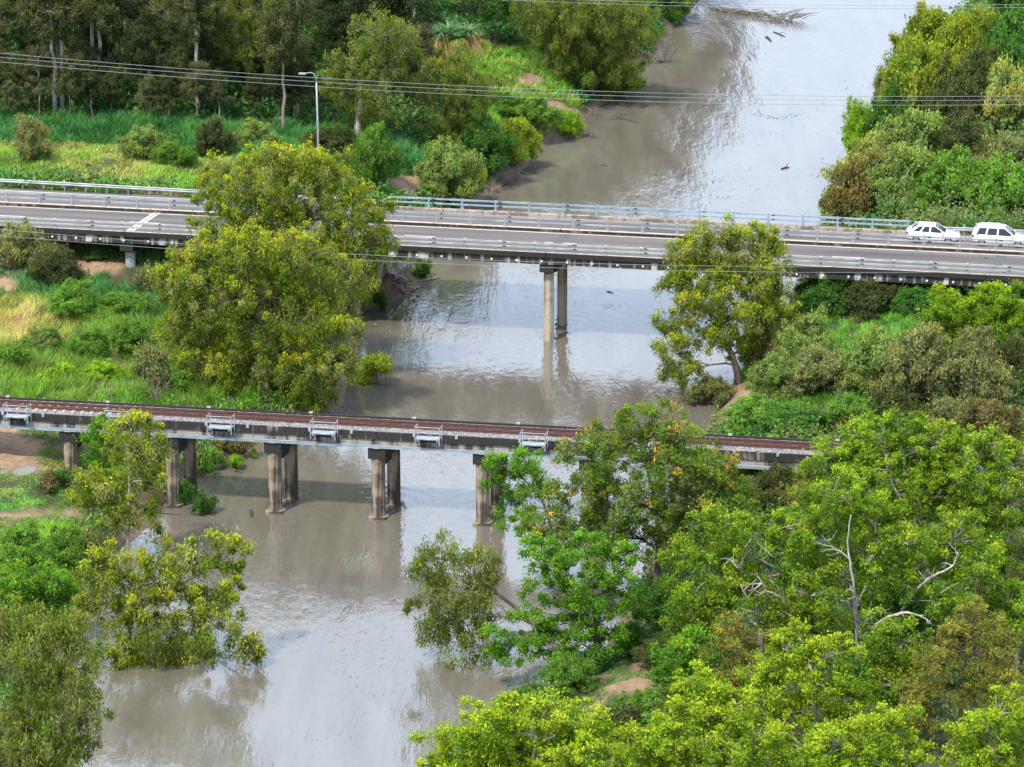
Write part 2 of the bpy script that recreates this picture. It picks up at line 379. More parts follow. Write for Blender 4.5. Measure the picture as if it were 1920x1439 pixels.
kp = NT('puddle_water'); kp.b.inputs['Base Color'].default_value = (.16, .14, .115, 1); kp.b.inputs['Roughness'].default_value = .05; kp.b.inputs['IOR'].default_value = 1.4
tag(pud.obj('puddle_water', kp.m), kind='structure')

# ------------------------------------------------------------------ road bridges
def empty(name, loc, rz=0, parent=None):
    return link(name, None, parent, loc, rz)
def railing(parent, s0, s1, t, zbase, h, step, mat, style, first=0.0):
    e = empty('railing', (0, 0, 0), 0, parent)
    r = .055
    for zz, hh in ((zbase + h - .14, .14), (zbase + h * .5 - .08, .13)):
        tt = t - .10 if style == 'near' else t + .02
        MB().box(s0, s1, tt - .05, tt + .05, zz, zz + hh).obj('rail', mat, e)
    pm = MB()
    if style == 'near': pm.box(-.11, .11, -.045, .16, 0, h - .005).box(-.15, .15, -.03, .2, -.0, .03)
    else:
        pm.box(-.07, .07, -.05, .13, 0, h - .16).box(-.13, .13, -.04, .22, 0, .16).box(-.09, .09, -.045, .06, h - .02, h + .06).box(-.08, .08, .13, .18, 0, h * .55)
    pmesh = pm.mesh('post', mat)
    spl = MB().box(-.16, .16, -.012, .012, -.03, .03).box(-.03, .03, -.012, .012, -.02, .1).mesh('splice', M['black'])
    n = 0; s = s0 + first
    while s < s1 - .05:
        link('post', pmesh, e, (s, t, zbase))
        if n % 2 == 0:
            for zz in (zbase + h - .08, zbase + h * .5 - .02): link('splice_bolt', spl, e, (s + .42, t - .165 if style == 'near' else t - .05, zz))
        s += step; n += 1
    return e

near_b = empty('road_bridge', (RO[0], RO[1], 0), RA)
tag(near_b, 'grey two-lane road bridge with pale double rails and black-streaked edge girder', 'bridge')
S0, S1 = -62.0, 62.0
MB().box(S0, S1, .30, 7.45, 7.30, 7.70).obj('deck', M['conc'], near_b)
sh = MB(); sh.box(S0, S1, .38, 7.40, 7.703, 7.75); sh.obj('road_surface', M['asphalt'], near_b)
spans = [-70.0, -51.6, -33.6, -15.3, 2.85, 21.0, 39.2, 62.0]
for i in range(len(spans) - 1):
    a, b = max(spans[i], S0) + .03, min(spans[i + 1], S1) - .03
    # edge kerb, cast in lengths, with a pale top face
    MB().box(a, b, 0, .36, 7.56, 7.985).obj('kerb', M['conc_edge'], near_b)
    MB().box(a + .01, b - .01, .004, .352, 7.986, 8.0).obj('kerb_top', M['conc_top'], near_b)
    MB().box(a, b, .16, .55, 6.92, 7.555).obj('edge_girder', M['conc_girder'], near_b)
    for tt in (2.1, 3.8, 5.5, 6.9): MB().box(a, b, tt - .25, tt + .25, 6.93, 7.298).obj('girder', M['conc'], near_b)
    MB().box(a, b, 7.46, 7.86, 7.30, 7.98).obj('median_kerb', M['kerb_brown'], near_b)
    MB().box(a + .01, b - .01, 7.464, 7.856, 7.981, 7.995).obj('median_kerb_top', M['conc_top'], near_b)
drm = MB().box(-.075, .075, -.05, .05, -.075, .075).mesh('drain_outlet', M['white'])
s = S0 + .6
while s < S1: link('drain_outlet', drm, near_b, (s, .13, 7.20)); s += 2.13
scm = MB().box(-.16, .16, -.012, .012, -.09, .09).mesh('scupper', M['black'])
s = S0 + 1.1
while s < S1: link('scupper', scm, near_b, (s, 7.456, 7.82)); s += 2.2
railing(near_b, S0, S1, .12, 8.0, .82, 2.98, M['galv_white'], 'near', 1.32)
railing(near_b, S0, S1, 7.72, 7.995, .90, 2.98, M['galv'], 'far', .35)
MB().box(S0, S1, 7.02, 7.16, 7.754, 7.757).obj('edge_line', M['paint'], near_b)
MB().box(S0, S1, .62, .74, 7.754, 7.757).obj('edge_line', M['paint'], near_b)
dm = MB().box(-2.7, 0, -.055, .055, 0, .003).mesh('lane_dash', M['paint'])
for k in range(-3, 6): link('lane_dash', dm, near_b, (-31.7 + k * 12.15, 4.05, 7.754))
for (sj, kind) in ((-33.6, 0), (2.85, 1), (39.6, 1)):
    if kind == 0:
        for o in (-.33, .05): MB().box(sj + o, sj + o + .30, .40, 7.38, 7.7535, 7.762, .085).obj('joint_strip', M['joint'], near_b)
        MB().box(sj - .03, sj + .05, .40, 7.38, 7.7535, 7.758, .085).obj('joint_gap', M['black'], near_b)
    else: MB().box(sj - .42, sj + .42, .42, 7.0, 7.7535, 7.7575, .085).obj('asphalt_patch', M['patch'], near_b)
def oct_(r, n=8, cx=0, cy=0, ph=math.pi / 8): return [(cx + r * math.cos(ph + 2 * math.pi * k / n), cy + r * math.sin(ph + 2 * math.pi * k / n)) for k in range(n)]
for i, sp in enumerate((-51.6, -33.6, -15.3, 2.85, 21.0, 39.2)):
    pr = empty('pier', (0, 0, 0), 0, near_b)
    hs = MB(); n = 0
    prof = [(.25, 6.91), (7.35, 6.91), (7.35, 6.45), (6.5, 5.95), (1.5, 5.95), (.25, 6.2)]
    for ss in (-.58, .58): hs.v += [(sp + ss + .07 * t, t, z) for t, z in prof]
    k = len(prof); hs.f = [tuple(range(k)), tuple(reversed(range(k, 2 * k)))] + [(j, j + k, (j + 1) % k + k, (j + 1) % k) for j in range(k)]
    hs.obj('headstock', M['conc_cap'], pr)
    for t in (1.15, 5.95):
        MB().prism([(sp + .07 * t + x, t + y) for x, y in oct_(.44)], -2.0, 5.95).obj('column', M['conc_tan'], pr)
    if i == 1:      # blue spray paint on the column's near faces
        g = MB(); base = np.array([sp + .07 * 1.15, 1.15 - .414, 0])
        strokes = [[(-.12, 5.55), (.02, 5.62), (.12, 5.48), (.10, 5.3), (.15, 5.15), (.08, 5.05)], [(-.08, 5.3), (.06, 5.25), (.14, 5.1)], [(-.15, 4.95), (-.02, 4.9), (.12, 4.72), (.05, 4.55)], [(-.14, 4.75), (-.05, 4.6), (-.1, 4.4), (.08, 4.35)]]
        for st_ in strokes:
            for (x0, z0), (x1, z1) in zip(st_[:-1], st_[1:]):
                n = len(g.v); w = .05
                dx, dz = x1 - x0, z1 - z0; L = math.hypot(dx, dz); px_, pz_ = -dz / L * w, dx / L * w
                g.v += [tuple(base + (x0 + px_, -.004, z0 + pz_)), tuple(base + (x0 - px_, -.004, z0 - pz_)), tuple(base + (x1 - px_, -.004, z1 - pz_)), tuple(base + (x1 + px_, -.004, z1 + pz_))]; g.f.append((n, n + 1, n + 2, n + 3))
        g.obj('graffiti', mat_plain('blue_spray_paint', (.05, .25, .50), .6, 0, .2), pr)

far_b = empty('road_bridge', (RO[0], RO[1], 0), RA)
tag(far_b, 'older narrow road bridge behind, with bluish rails and chipped pale kerb', 'bridge')
MB().box(-13.4, 33.6, 8.05, 12.2, 7.25, 7.71).obj('deck', M['conc'], far_b)
MB().box(-13.4, 33.6, 8.02, 12.12, 7.712, 7.748).obj('road_surface', M['asphalt'], far_b)
for k in range(8):
    a = -13.3 + k * 5.85
    MB().box(a, a + 5.83, 12.12, 12.55, 7.2, 8.02).obj('kerb', M['kerb_far'], far_b)
    for tt in (8.8, 10.2, 11.6): MB().box(a, a + 5.84, tt - .22, tt + .22, 6.6, 7.248).obj('girder', M['conc'], far_b)
railing(far_b, -12.9, 32.4, 12.3, 8.02, .92, 2.98, M['galv_blue'], 'far', 3.2)
for sg, s_ in ((-1, -12.9), (1, 32.4)):
    MB().tube([(s_, 12.32, 8.87), (s_ + sg * .35, 12.32, 8.8), (s_ + sg * .95, 12.32, 8.5)], .065, 6).obj('rail_end', M['galv_blue'], far_b)
    MB().tube([(s_, 12.32, 8.44), (s_ + sg * .95, 12.32, 8.42)], .06, 6).obj('rail_end', M['galv_blue'], far_b)
MB().box(-13.3, 33.6, 11.72, 11.84, 7.749, 7.752).obj('edge_line', M['paint'], far_b)
for sp in (2.54, 19.5):
    pr = empty('pier', (0, 0, 0), 0, far_b)
    MB().box(sp - .5, sp + .5, 8.2, 12.3, 5.9, 6.59).obj('headstock', M['conc_cap'], pr)
    MB().prism([(sp + x, 10.3 + y) for x, y in oct_(.40, 12)], -2, 5.9).obj('column', M['conc_pier'], pr)
# abutment of the far bridge with the exposed concrete apron
ab = empty('abutment', (0, 0, 0), 0, far_b)
MB().box(-14.6, -13.45, 8.1, 12.5, 2.0, 7.2).obj('abutment_wall', M['conc'], ab)
MB().box(33.65, 34.8, 8.1, 12.5, 2.0, 7.2).obj('abutment_wall', M['conc'], ab)
ap = MB(); c0, c1, c2, c3 = unp(727, 510, 2.6), unp(741, 516, 2.3), unp(770, 492, 2.3), unp(728, 484, 3.6)
TM = np.array([[math.cos(RA), math.sin(RA)], [-math.sin(RA), math.cos(RA)]])
loc2 = [np.append(TM @ (c[:2] - RO), c[2]) for c in (c0, c1, c2, c3)]
ap.v = [tuple(c) for c in loc2] + [tuple(c - np.array([0, 0, .45])) for c in loc2]; ap.f = [(0, 1, 2, 3), (4, 7, 6, 5), (0, 4, 5, 1), (1, 5, 6, 2), (2, 6, 7, 3), (3, 7, 4, 0)]
ap.obj('apron_slab', M['kerb_far'], ab)
# roads on the embankments
rd = MB().box(-75, -13.42, 7.9, 13.0, 7.35, 7.745).box(33.62, 75, 7.9, 13.0, 7.35, 7.745)
o = rd.obj('road', M['asphalt'], None, (RO[0], RO[1], 0), RA); tag(o, kind='structure')
for a, b in ((-75, -13.45), (33.65, 75)):
    ln = MB().box(a, b, 12.3, 12.42, 7.7455, 7.749).obj('edge_line', M['paint'], o)

def guard_rail(s0, t0, s1, t1, label):
    p0, p1 = road_pt(s0, t0, 7.62), road_pt(s1, t1, 7.62); d = p1 - p0; L = float(np.linalg.norm(d)); a = math.atan2(d[1], d[0])
    e = empty('guard_rail', p0, a); tag(e, label, 'guard rail')
    pr = [(0, .50), (.04, .54), (.04, .60), (0, .64), (0, .68), (.04, .72), (.04, .78), (0, .82)]
    bm = MB(); n = 0
    for x in (0, L):
        bm.v += [(x, -y - .02, z) for y, z in pr] + [(x, -y + .0, z) for y, z in reversed(pr)]
    k = 16; bm.f = [(i, (i + 1) % k, (i + 1) % k + k, i + k) for i in range(k)]
    bm.obj('beam', M['galv'], e)
    pmn = MB().box(-.05, .05, .02, .14, -.4, .80).mesh('post', M['galv']); rf = MB().box(-.04, .04, .03, .06, .80, .95).mesh('reflector', M['white'])
    x = .6; i = 0
    while x < L:
        link('post', pmn, e, (x, 0, 0))
        if i % 4 == 1: link('reflector', rf, e, (x, 0, 0))
        x += 2.0; i += 1
guard_rail(-62, 14.2, -14.6, 12.75, 'grey guard rail on posts along the grassy roadside verge')
guard_rail(34.2, 12.7, 62, 13.6, 'grey guard rail behind the two white cars')

# ------------------------------------------------------------------ railway bridge
rb = empty('railway_bridge', (TO[0], TO[1], 0), TA)
tag(rb, 'low concrete railway bridge with rusty track, ballast and side refuges', 'bridge')
A0, A1 = -47.8, 27.6
ns, ntt = 380, 26
ss, tt = np.meshgrid(np.linspace(A0, A1, ns), np.linspace(.10, 3.02, ntt))
zz = 6.50 + .07 * np.exp(-((tt - 1.72) / 1.0) ** 2) + (fbm(ss * 6, tt * 6, 31, 3) - .5) * .07
i2 = np.arange(ns * ntt).reshape(ntt, ns); q2 = np.stack([i2[:-1, :-1], i2[:-1, 1:], i2[1:, 1:], i2[1:, :-1]], -1).reshape(-1, 4)
bo = link('ballast', np_mesh('ballast', np.stack([ss, tt, zz], -1).reshape(-1, 3), q2, M['ballast'], None, True), rb)
MB().box(A0, A1, .12, 3.0, 5.65, 6.38).obj('trough_slab', M['conc'], rb)
piers = [-47.6, -40.03, -32.46, -24.88, -17.31, -9.73, -2.16, 5.42, 13.0, 20.57, 27.6]
for i in range(len(piers) - 1):
    a, b = piers[i] + .012, piers[i + 1] - .012
    MB().box(a, b, .10, .40, 5.42, 5.97).obj('girder', M['conc_rail_lo'], rb)
    MB().box(a, b, 2.72, 3.05, 5.42, 6.0).obj('girder', M['conc_rail_lo'], rb)
    w = (b - a) / 3
    for j in range(3):
        MB().box(a + j * w + .012, a + (j + 1) * w - .012, .0, .14, 5.975, 6.56).obj('upstand_panel', M['conc_rail_up'], rb)
    MB().box(a, b, 3.0, 3.14, 5.9, 6.66).obj('far_upstand', M['conc_edge'], rb)
railp = [(-.065, 0), (.065, 0), (.065, .02), (.012, .035), (.012, .11), (.035, .12), (.035, .15), (-.035, .15), (-.035, .12), (-.012, .11), (-.012, .035), (-.065, .02)]
for t, nm in ((1.17, 'running_rail'), (2.27, 'running_rail'), (1.42, 'guard_bar'), (2.02, 'guard_bar')):
    r = MB(); k = len(railp)
    for s in (A0, A1): r.v += [(s, t + x, 6.575 + z) for x, z in railp]
    r.f = [(j, (j + 1) % k, (j + 1) % k + k, j + k) for j in range(k)]; r.obj(nm, M['rust'], rb)
    if nm == 'running_rail': MB().box(A0, A1, t - .022, t + .022, 6.7255, 6.731).obj('rail_head', M['shine'], rb)
slm = MB().box(-.11, .11, -1.05, 1.05, -.12, .0).mesh('sleeper', M['sleeper'])
s = A0 + .3
while s < A1:
    link('sleeper', slm, rb, (s, 1.72, 6.588 if -37 < s < -27.5 else 6.49)); s += .69
ct = MB().box(A0, A1, -.22, -.02, 5.40, 5.58).obj('cable_tray', M['galv_blue'], rb)
lid = MB().box(A0, A1, -.235, -.005, 5.582, 5.60).obj('tray_lid', M['galv'], ct)
clm = MB().box(-.22, .22, -.25, -.0, 5.375, 5.615).mesh('tray_coupler', M['galv'])
for p in piers[1:-1]: link('tray_coupler', clm, ct, (p, 0, 0))
bkm = MB().box(-.09, .09, -.07, 0, 6.36, 6.60).mesh('bracket', M['galv_blue'])
for p in piers[:-1]:
    for o in (2.7, 5.75): link('bracket', bkm, rb, (p + o, -.003, 0))
mkm = MB().box(-.14, .14, 2.98, 3.16, 6.661, 6.76).mesh('marker_block', M['conc_top'])
for p in piers[1:-1]: link('marker_block', mkm, rb, (p + 2.1, 0, 0))
plat = MB().box(-.86, .86, -.74, -.02, 6.40, 6.47).mesh('platform', M['galv_dull'])
tread = MB().box(-.84, .84, -.72, -.04, 6.471, 6.482).mesh('tread', M['galv_dull'])
pst = MB().box(-.032, .032, -.032, .032, 6.05, 7.36).mesh('post', M['galv_dull']); arm_ = MB().box(-.04, .04, -.78, -.01, 6.28, 6.377).box(-.04, .04, -.09, -.01, 5.75, 6.28).mesh('bracket_arm', M['galv_dull'])
hr = MB().tube([(-.88, 0, 7.34), (.88, 0, 7.34)], .026, 6).mesh('handrail', M['galv_dull']); hr2 = MB().tube([(-.88, 0, 6.95), (.88, 0, 6.95)], .018, 6).mesh('handrail', M['galv_dull'])
for k in range(-4, 4):
    c = -21.03 + 7.545 * (k + 1)
    e = empty('refuge', (c, 0, 0), 0, rb)
    link('platform', plat, e); link('tread', tread, e)
    for sx in (-.88, .88): link('post', pst, e, (sx, -.76, 0)); link('post', pst, e, (sx + .05, -.06, 0))
    link('handrail', hr, e, (0, -.76, 0)); link('handrail', hr2, e, (0, -.76, 0))
    for sx in (-.88, .93): MB().tube([(sx, -.76, 7.34), (sx + .02, -.06, 7.34)], .022, 5).obj('handrail', M['galv_dull'], e)
    for sx in (-.7, .7): link('bracket_arm', arm_, e, (sx, 0, 0))
for p in piers[1:-1]:
    pr = empty('pier', (p, 0, 0), 0, rb); sk = .15
    MB().box(-.62, .62, -.12, 3.25, 4.55, 5.41, sk).obj('headstock', M['conc_cap'], pr)
    MB().prism(oct_(.50, 14, .0, .38), -2, 4.55).obj('column', M['conc_pier'], pr, None, None)
    MB().prism([(.60 + x, 2.90 + y * .8) for x, y in oct_(.50, 14)], -2, 4.55).obj('column', M['conc_pier'], pr)
    MB().box(-.16, .16, .85, 2.6, 3.7, 4.55, sk).obj('brace_wall', M['conc_cap'], pr)
    MB().box(-.62, .62, -.22, 3.5, -2, .16, sk).obj('pile_cap', M['conc_pier'], pr)
# railway on its bank at the right-hand end
rt = MB().box(27.65, 80, -.5, 3.6, 5.6, 6.5).obj('railway_bed', M['ballast'], None, (TO[0], TO[1], 0), TA); tag(rt, kind='structure')
for t in (1.17, 2.27): MB().box(27.65, 80, t - .035, t + .035, 6.50, 6.72).obj('running_rail', M['rust'], rt)

# ------------------------------------------------------------------ street lamp, wires
B = ground_px(598, 352)
zt = at_y(595, 136, B[1])[2]
sl = empty('street_lamp', B); tag(sl, 'tall grey street lamp with curved arm beside the road', 'street lamp')
hh = zt - B[2]
MB().tube([(0, 0, -.3), (0, 0, hh * .5), (-.05, 0, hh - .9)], [.115, .095, .07], 8).obj('pole', M['galv'], sl, smooth=True)
MB().tube([(-.05, 0, hh - .95), (-.10, 0, hh - .45), (-.28, -.05, hh - .12), (-.6, -.1, hh), (-1.0, -.15, hh - .06)], [.07, .06, .05, .045, .04], 8).obj('arm', M['galv'], sl, smooth=True)
lh = MB().prism([(-.98, -.26), (-1.0, -.02), (-1.5, -.0), (-1.68, -.15), (-1.5, -.32)], hh - .14, hh - .02).obj('lamp_head', M['galv_white'], sl)
MB().box(-1.5, -1.1, -.26, -.06, hh - .17, hh - .141).obj('lens', M['white'], lh)

def wire(name, px, y0, rad, label, group):
    q = np.polyfit([p[0] for p in px], [at_y(p[0], p[1], y0)[2] for p in px], 2)
    xs = np.linspace(-250, 2170, 40); pts = [(at_y(x, 700, y0)[0], y0, np.polyval(q, x)) for x in xs]
    o = MB().tube(pts, rad, 5).obj(name, M['wire'], smooth=True); tag(o, label, 'wire', group)
for dy, lab in ((0, 'topmost of three wires strung before the dark wood'), (7.5, 'middle of three wires strung before the dark wood'), (16.5, 'lowest of three wires strung before the dark wood')):
    wire('power_line', [(0, 97 + dy), (640, 149 + dy), (1280, 176 + dy), (1920, 180 + dy)], 299 + dy * .06, .022, lab, 'three power lines behind the road')
for dy, w, lab in ((0, 0, 'upper wire crossing in front of the road bridge girder'), (12, 0, 'lower wire crossing in front of the road bridge girder')):
    wire('power_line', [(0, 430 + dy), (640, 474 + dy * .8), (1280, 500 + dy * .9), (1920, 497 + dy * .9)], 236.5 + dy * .05, .016, lab, 'two power lines before the road bridge')
for dy, lab in ((0, 'upper thin wire over the far river near the top edge'), (6, 'lower thin wire over the far river near the top edge')):
    wire('power_line', [(900, -8 + dy), (1280, 6 + dy), (1920, 8 + dy)], 322 + dy * .1, .02, lab, 'two thin power lines over the far river')

# ------------------------------------------------------------------ cars
def mat_paint(name, c):
    k = NT(name); k.b.inputs['Base Color'].default_value = (*c, 1); k.b.inputs['Roughness'].default_value = .25; k.b.inputs['Coat Weight'].default_value = .6
    f = k.noise(1.5, 3, k.objvec()); k.l(k.ramp(f, [(.3, tuple(x * .93 for x in c)), (.7, c)]), k.b.inputs['Base Color']); return k.m
M['car'] = mat_paint('white_car_paint', (.80, .80, .79))
M['glass'] = mat_plain('tinted_glass', (.02, .025, .03), .05, 0, .1)
M['tyre'] = mat_plain('tyre_rubber', (.02, .02, .02), .8)
M['rim'] = mat_plain('alloy_rim', (.45, .45, .46), .35, .7)
def mat_lamp(n, c): return mat_plain(n, c, .2, 0, .05)
M['red'] = mat_lamp('tail_lamp_lens', (.45, .03, .015)); M['amber'] = mat_lamp('head_lamp_lens', (.7, .66, .58))
def make_car(label, loc, L, Hh, wagon):
    e = empty('car', loc, RA); tag(e, label, 'car', 'white cars driving over the far bridge')
    hw = .90; h = L / 2
    # body sections from tail to nose: (x, half width, sill z, belt z)
    sec = [(-h, .70, .45, .80), (-h + .12, .82, .32, .98), (-h + .6, .89, .26, 1.0), (-.6, .91, .24, .97), (.5, .91, .24, .95), (h - 1.25, .90, .26, .92), (h - .45, .86, .28, .80), (h - .08, .74, .36, .68), (h, .60, .45, .58)]
    m = MB()
    for x, w, z0, z1 in sec:
        for y, z in ((-w * .92, z0), (-w, z0 + .15), (-w, z1 - .16), (-w * .93, z1), (w * .93, z1), (w, z1 - .16), (w, z0 + .15), (w * .92, z0)): m.v.append((x, y, z))
    for i in range(len(sec) - 1):
        for k in range(8): m.f.append((i * 8 + k, i * 8 + (k + 1) % 8, (i + 1) * 8 + (k + 1) % 8, (i + 1) * 8 + k))
    m.f.append(tuple(range(8))); m.f.append(tuple((len(sec) - 1) * 8 + k for k in reversed(range(8))))
    body = m.obj('body', M['car'], e, smooth=True)
    # cabin: glasshouse, pillars and roof
    xr0, xr1 = (-h + .22, -h + .5) if wagon else (-h + .35, -h + 1.0)
    xf0, xf1 = h - 1.2, h - 2.05
    zb, zr = .96, Hh
    def cab(x0, x1, x2, x3, w0, w1, z0, z1): return [(x0, -w0, z0), (x3, -w0, z0 - .02), (x3, w0, z0 - .02), (x0, w0, z0), (x1, -w1, z1), (x2, -w1, z1), (x2, w1, z1), (x1, w1, z1)]
    F8 = [(0, 3, 2, 1), (4, 5, 6, 7), (0, 1, 5, 4), (1, 2, 6, 5), (2, 3, 7, 6), (3, 0, 4, 7)]
    gl = MB(); gl.v = cab(xr0, xr1, xf1, xf0, .84, .66, zb - .03, zr - .06); gl.f = list(F8); gl.obj('cabin_glass', M['glass'], e)
    rf = MB(); rf.v = cab(xr1 - .06, xr1 + .06, xf1 - .12, xf1 + .05, .675, .60, zr - .075, zr); rf.f = list(F8); rf.obj('roof', M['car'], e)
    if wagon:
        for y in (-.55, .55): MB().tube([(xr1 + .2, y, zr + .05), (xf1 - .4, y, zr + .05)], .022, 5).obj('roof_bar', M['rim'], e)
    for sg in (-1, 1):
        for xa, xb, wd in ((xr0, xr1, .16), (-.25, -.2, .07), (xf0, xf1, .06), ((xr0 - .25) / 2, (xr1 - .2) / 2, .07)):
            pl = MB(); a = np.array([xa, sg * .845, zb - .03]); b = np.array([xb, sg * .668, zr - .06]); o_ = np.array([wd, 0, 0]); y_ = np.array([0, sg * .012, .006])
            pl.v = [tuple(q) for q in (a - o_ + y_, a + o_ + y_, b + o_ + y_, b - o_ + y_, a - o_ - y_, a + o_ - y_, b + o_ - y_, b - o_ - y_)]; pl.f = list(F8); pl.obj('pillar', M['car'], e)
        MB().box(xf0 - .32, xf0 - .18, sg * .98 - .09, sg * .98 + .09, .93, 1.06).obj('wing_mirror', M['car'], e)
        MB().box(-.02, .16, sg * .915 - .01, sg * .915 + .01, .80, .83).obj('door_handle', M['rim'], e)
        MB().box(-h + .02, -h + .2, sg * .72 - .12, sg * .72 + .12, .74, .93).obj('tail_light', M['red'], e)
        MB().box(h - .34, h - .1, sg * .68 - .13, sg * .68 + .13, .60, .73).obj('headlight', M['amber'], e)
        for x in (-h + .88, h - .92):
            wh = MB(); P = [(x + .32 * math.cos(a), sg * .80, .32 + .32 * math.sin(a)) for a in np.linspace(0, 2 * math.pi, 17)[:-1]]
            wh.v = [(p[0], sg * .70, p[2]) for p in P] + [(p[0], sg * .92, p[2]) for p in P]; k = 16
            wh.f = [(j, (j + 1) % k, (j + 1) % k + k, j + k) for j in range(k)] + [tuple(range(k)), tuple(reversed(range(k, 2 * k)))]
            w_ = wh.obj('wheel', M['tyre'], e)
            ri = MB(); ri.v = [(x + .2 * math.cos(a), sg * .926, .32 + .2 * math.sin(a)) for a in np.linspace(0, 2 * math.pi, 13)[:-1]]; ri.f = [tuple(range(12))]; ri.obj('rim', M['rim'], w_)
make_car('white hatchback with sloping tail, driving behind the median rail', road_pt(34.3, 10.45, 7.748), 4.5, 1.50, False)
make_car('white station wagon with roof bars, close behind at the picture edge', road_pt(39.95, 10.45, 7.748), 4.8, 1.62, True)

# ------------------------------------------------------------------ vegetation
def nrm(v): return v / (np.linalg.norm(v, axis=-1, keepdims=True) + 1e-9)
STY = {
 # rc clump radius, n leaves a clump, l leaf length, w width, weep droop 0..1, tip chance of new growth, tw share of twigs drawn
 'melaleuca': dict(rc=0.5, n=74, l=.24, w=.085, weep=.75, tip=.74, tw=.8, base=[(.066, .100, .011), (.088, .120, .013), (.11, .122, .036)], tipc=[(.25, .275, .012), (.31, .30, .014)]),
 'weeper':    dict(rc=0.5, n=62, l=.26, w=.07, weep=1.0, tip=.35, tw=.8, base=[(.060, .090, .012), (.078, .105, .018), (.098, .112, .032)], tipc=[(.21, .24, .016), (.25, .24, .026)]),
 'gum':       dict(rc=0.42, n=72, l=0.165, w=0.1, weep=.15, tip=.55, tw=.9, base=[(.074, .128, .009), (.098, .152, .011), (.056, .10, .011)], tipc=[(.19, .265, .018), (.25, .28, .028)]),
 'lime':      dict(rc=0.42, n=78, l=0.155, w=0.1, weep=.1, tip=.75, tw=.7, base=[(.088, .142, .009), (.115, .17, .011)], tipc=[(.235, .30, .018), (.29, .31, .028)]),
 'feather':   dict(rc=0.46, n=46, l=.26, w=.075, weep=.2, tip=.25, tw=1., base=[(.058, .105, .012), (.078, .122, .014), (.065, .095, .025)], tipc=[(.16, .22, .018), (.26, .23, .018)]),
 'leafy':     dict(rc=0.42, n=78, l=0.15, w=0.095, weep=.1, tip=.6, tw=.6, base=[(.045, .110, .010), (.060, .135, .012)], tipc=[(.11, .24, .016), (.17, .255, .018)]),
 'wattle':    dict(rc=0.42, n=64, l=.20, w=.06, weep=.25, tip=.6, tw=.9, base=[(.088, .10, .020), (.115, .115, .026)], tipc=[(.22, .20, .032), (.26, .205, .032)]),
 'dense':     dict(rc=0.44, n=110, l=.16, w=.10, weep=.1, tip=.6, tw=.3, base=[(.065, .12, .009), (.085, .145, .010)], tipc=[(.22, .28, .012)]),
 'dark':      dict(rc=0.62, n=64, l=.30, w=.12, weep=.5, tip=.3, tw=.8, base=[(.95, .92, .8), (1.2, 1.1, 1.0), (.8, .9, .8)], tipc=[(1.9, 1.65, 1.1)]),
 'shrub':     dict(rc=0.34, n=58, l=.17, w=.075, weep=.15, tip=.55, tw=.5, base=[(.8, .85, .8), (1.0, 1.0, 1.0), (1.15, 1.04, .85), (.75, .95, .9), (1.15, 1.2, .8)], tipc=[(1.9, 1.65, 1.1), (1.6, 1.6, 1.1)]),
}
def bez(a, c, b, n):
    t = np.linspace(0, 1, n)[:, None]; return (1 - t) ** 2 * a + 2 * t * (1 - t) * c + t * t * b
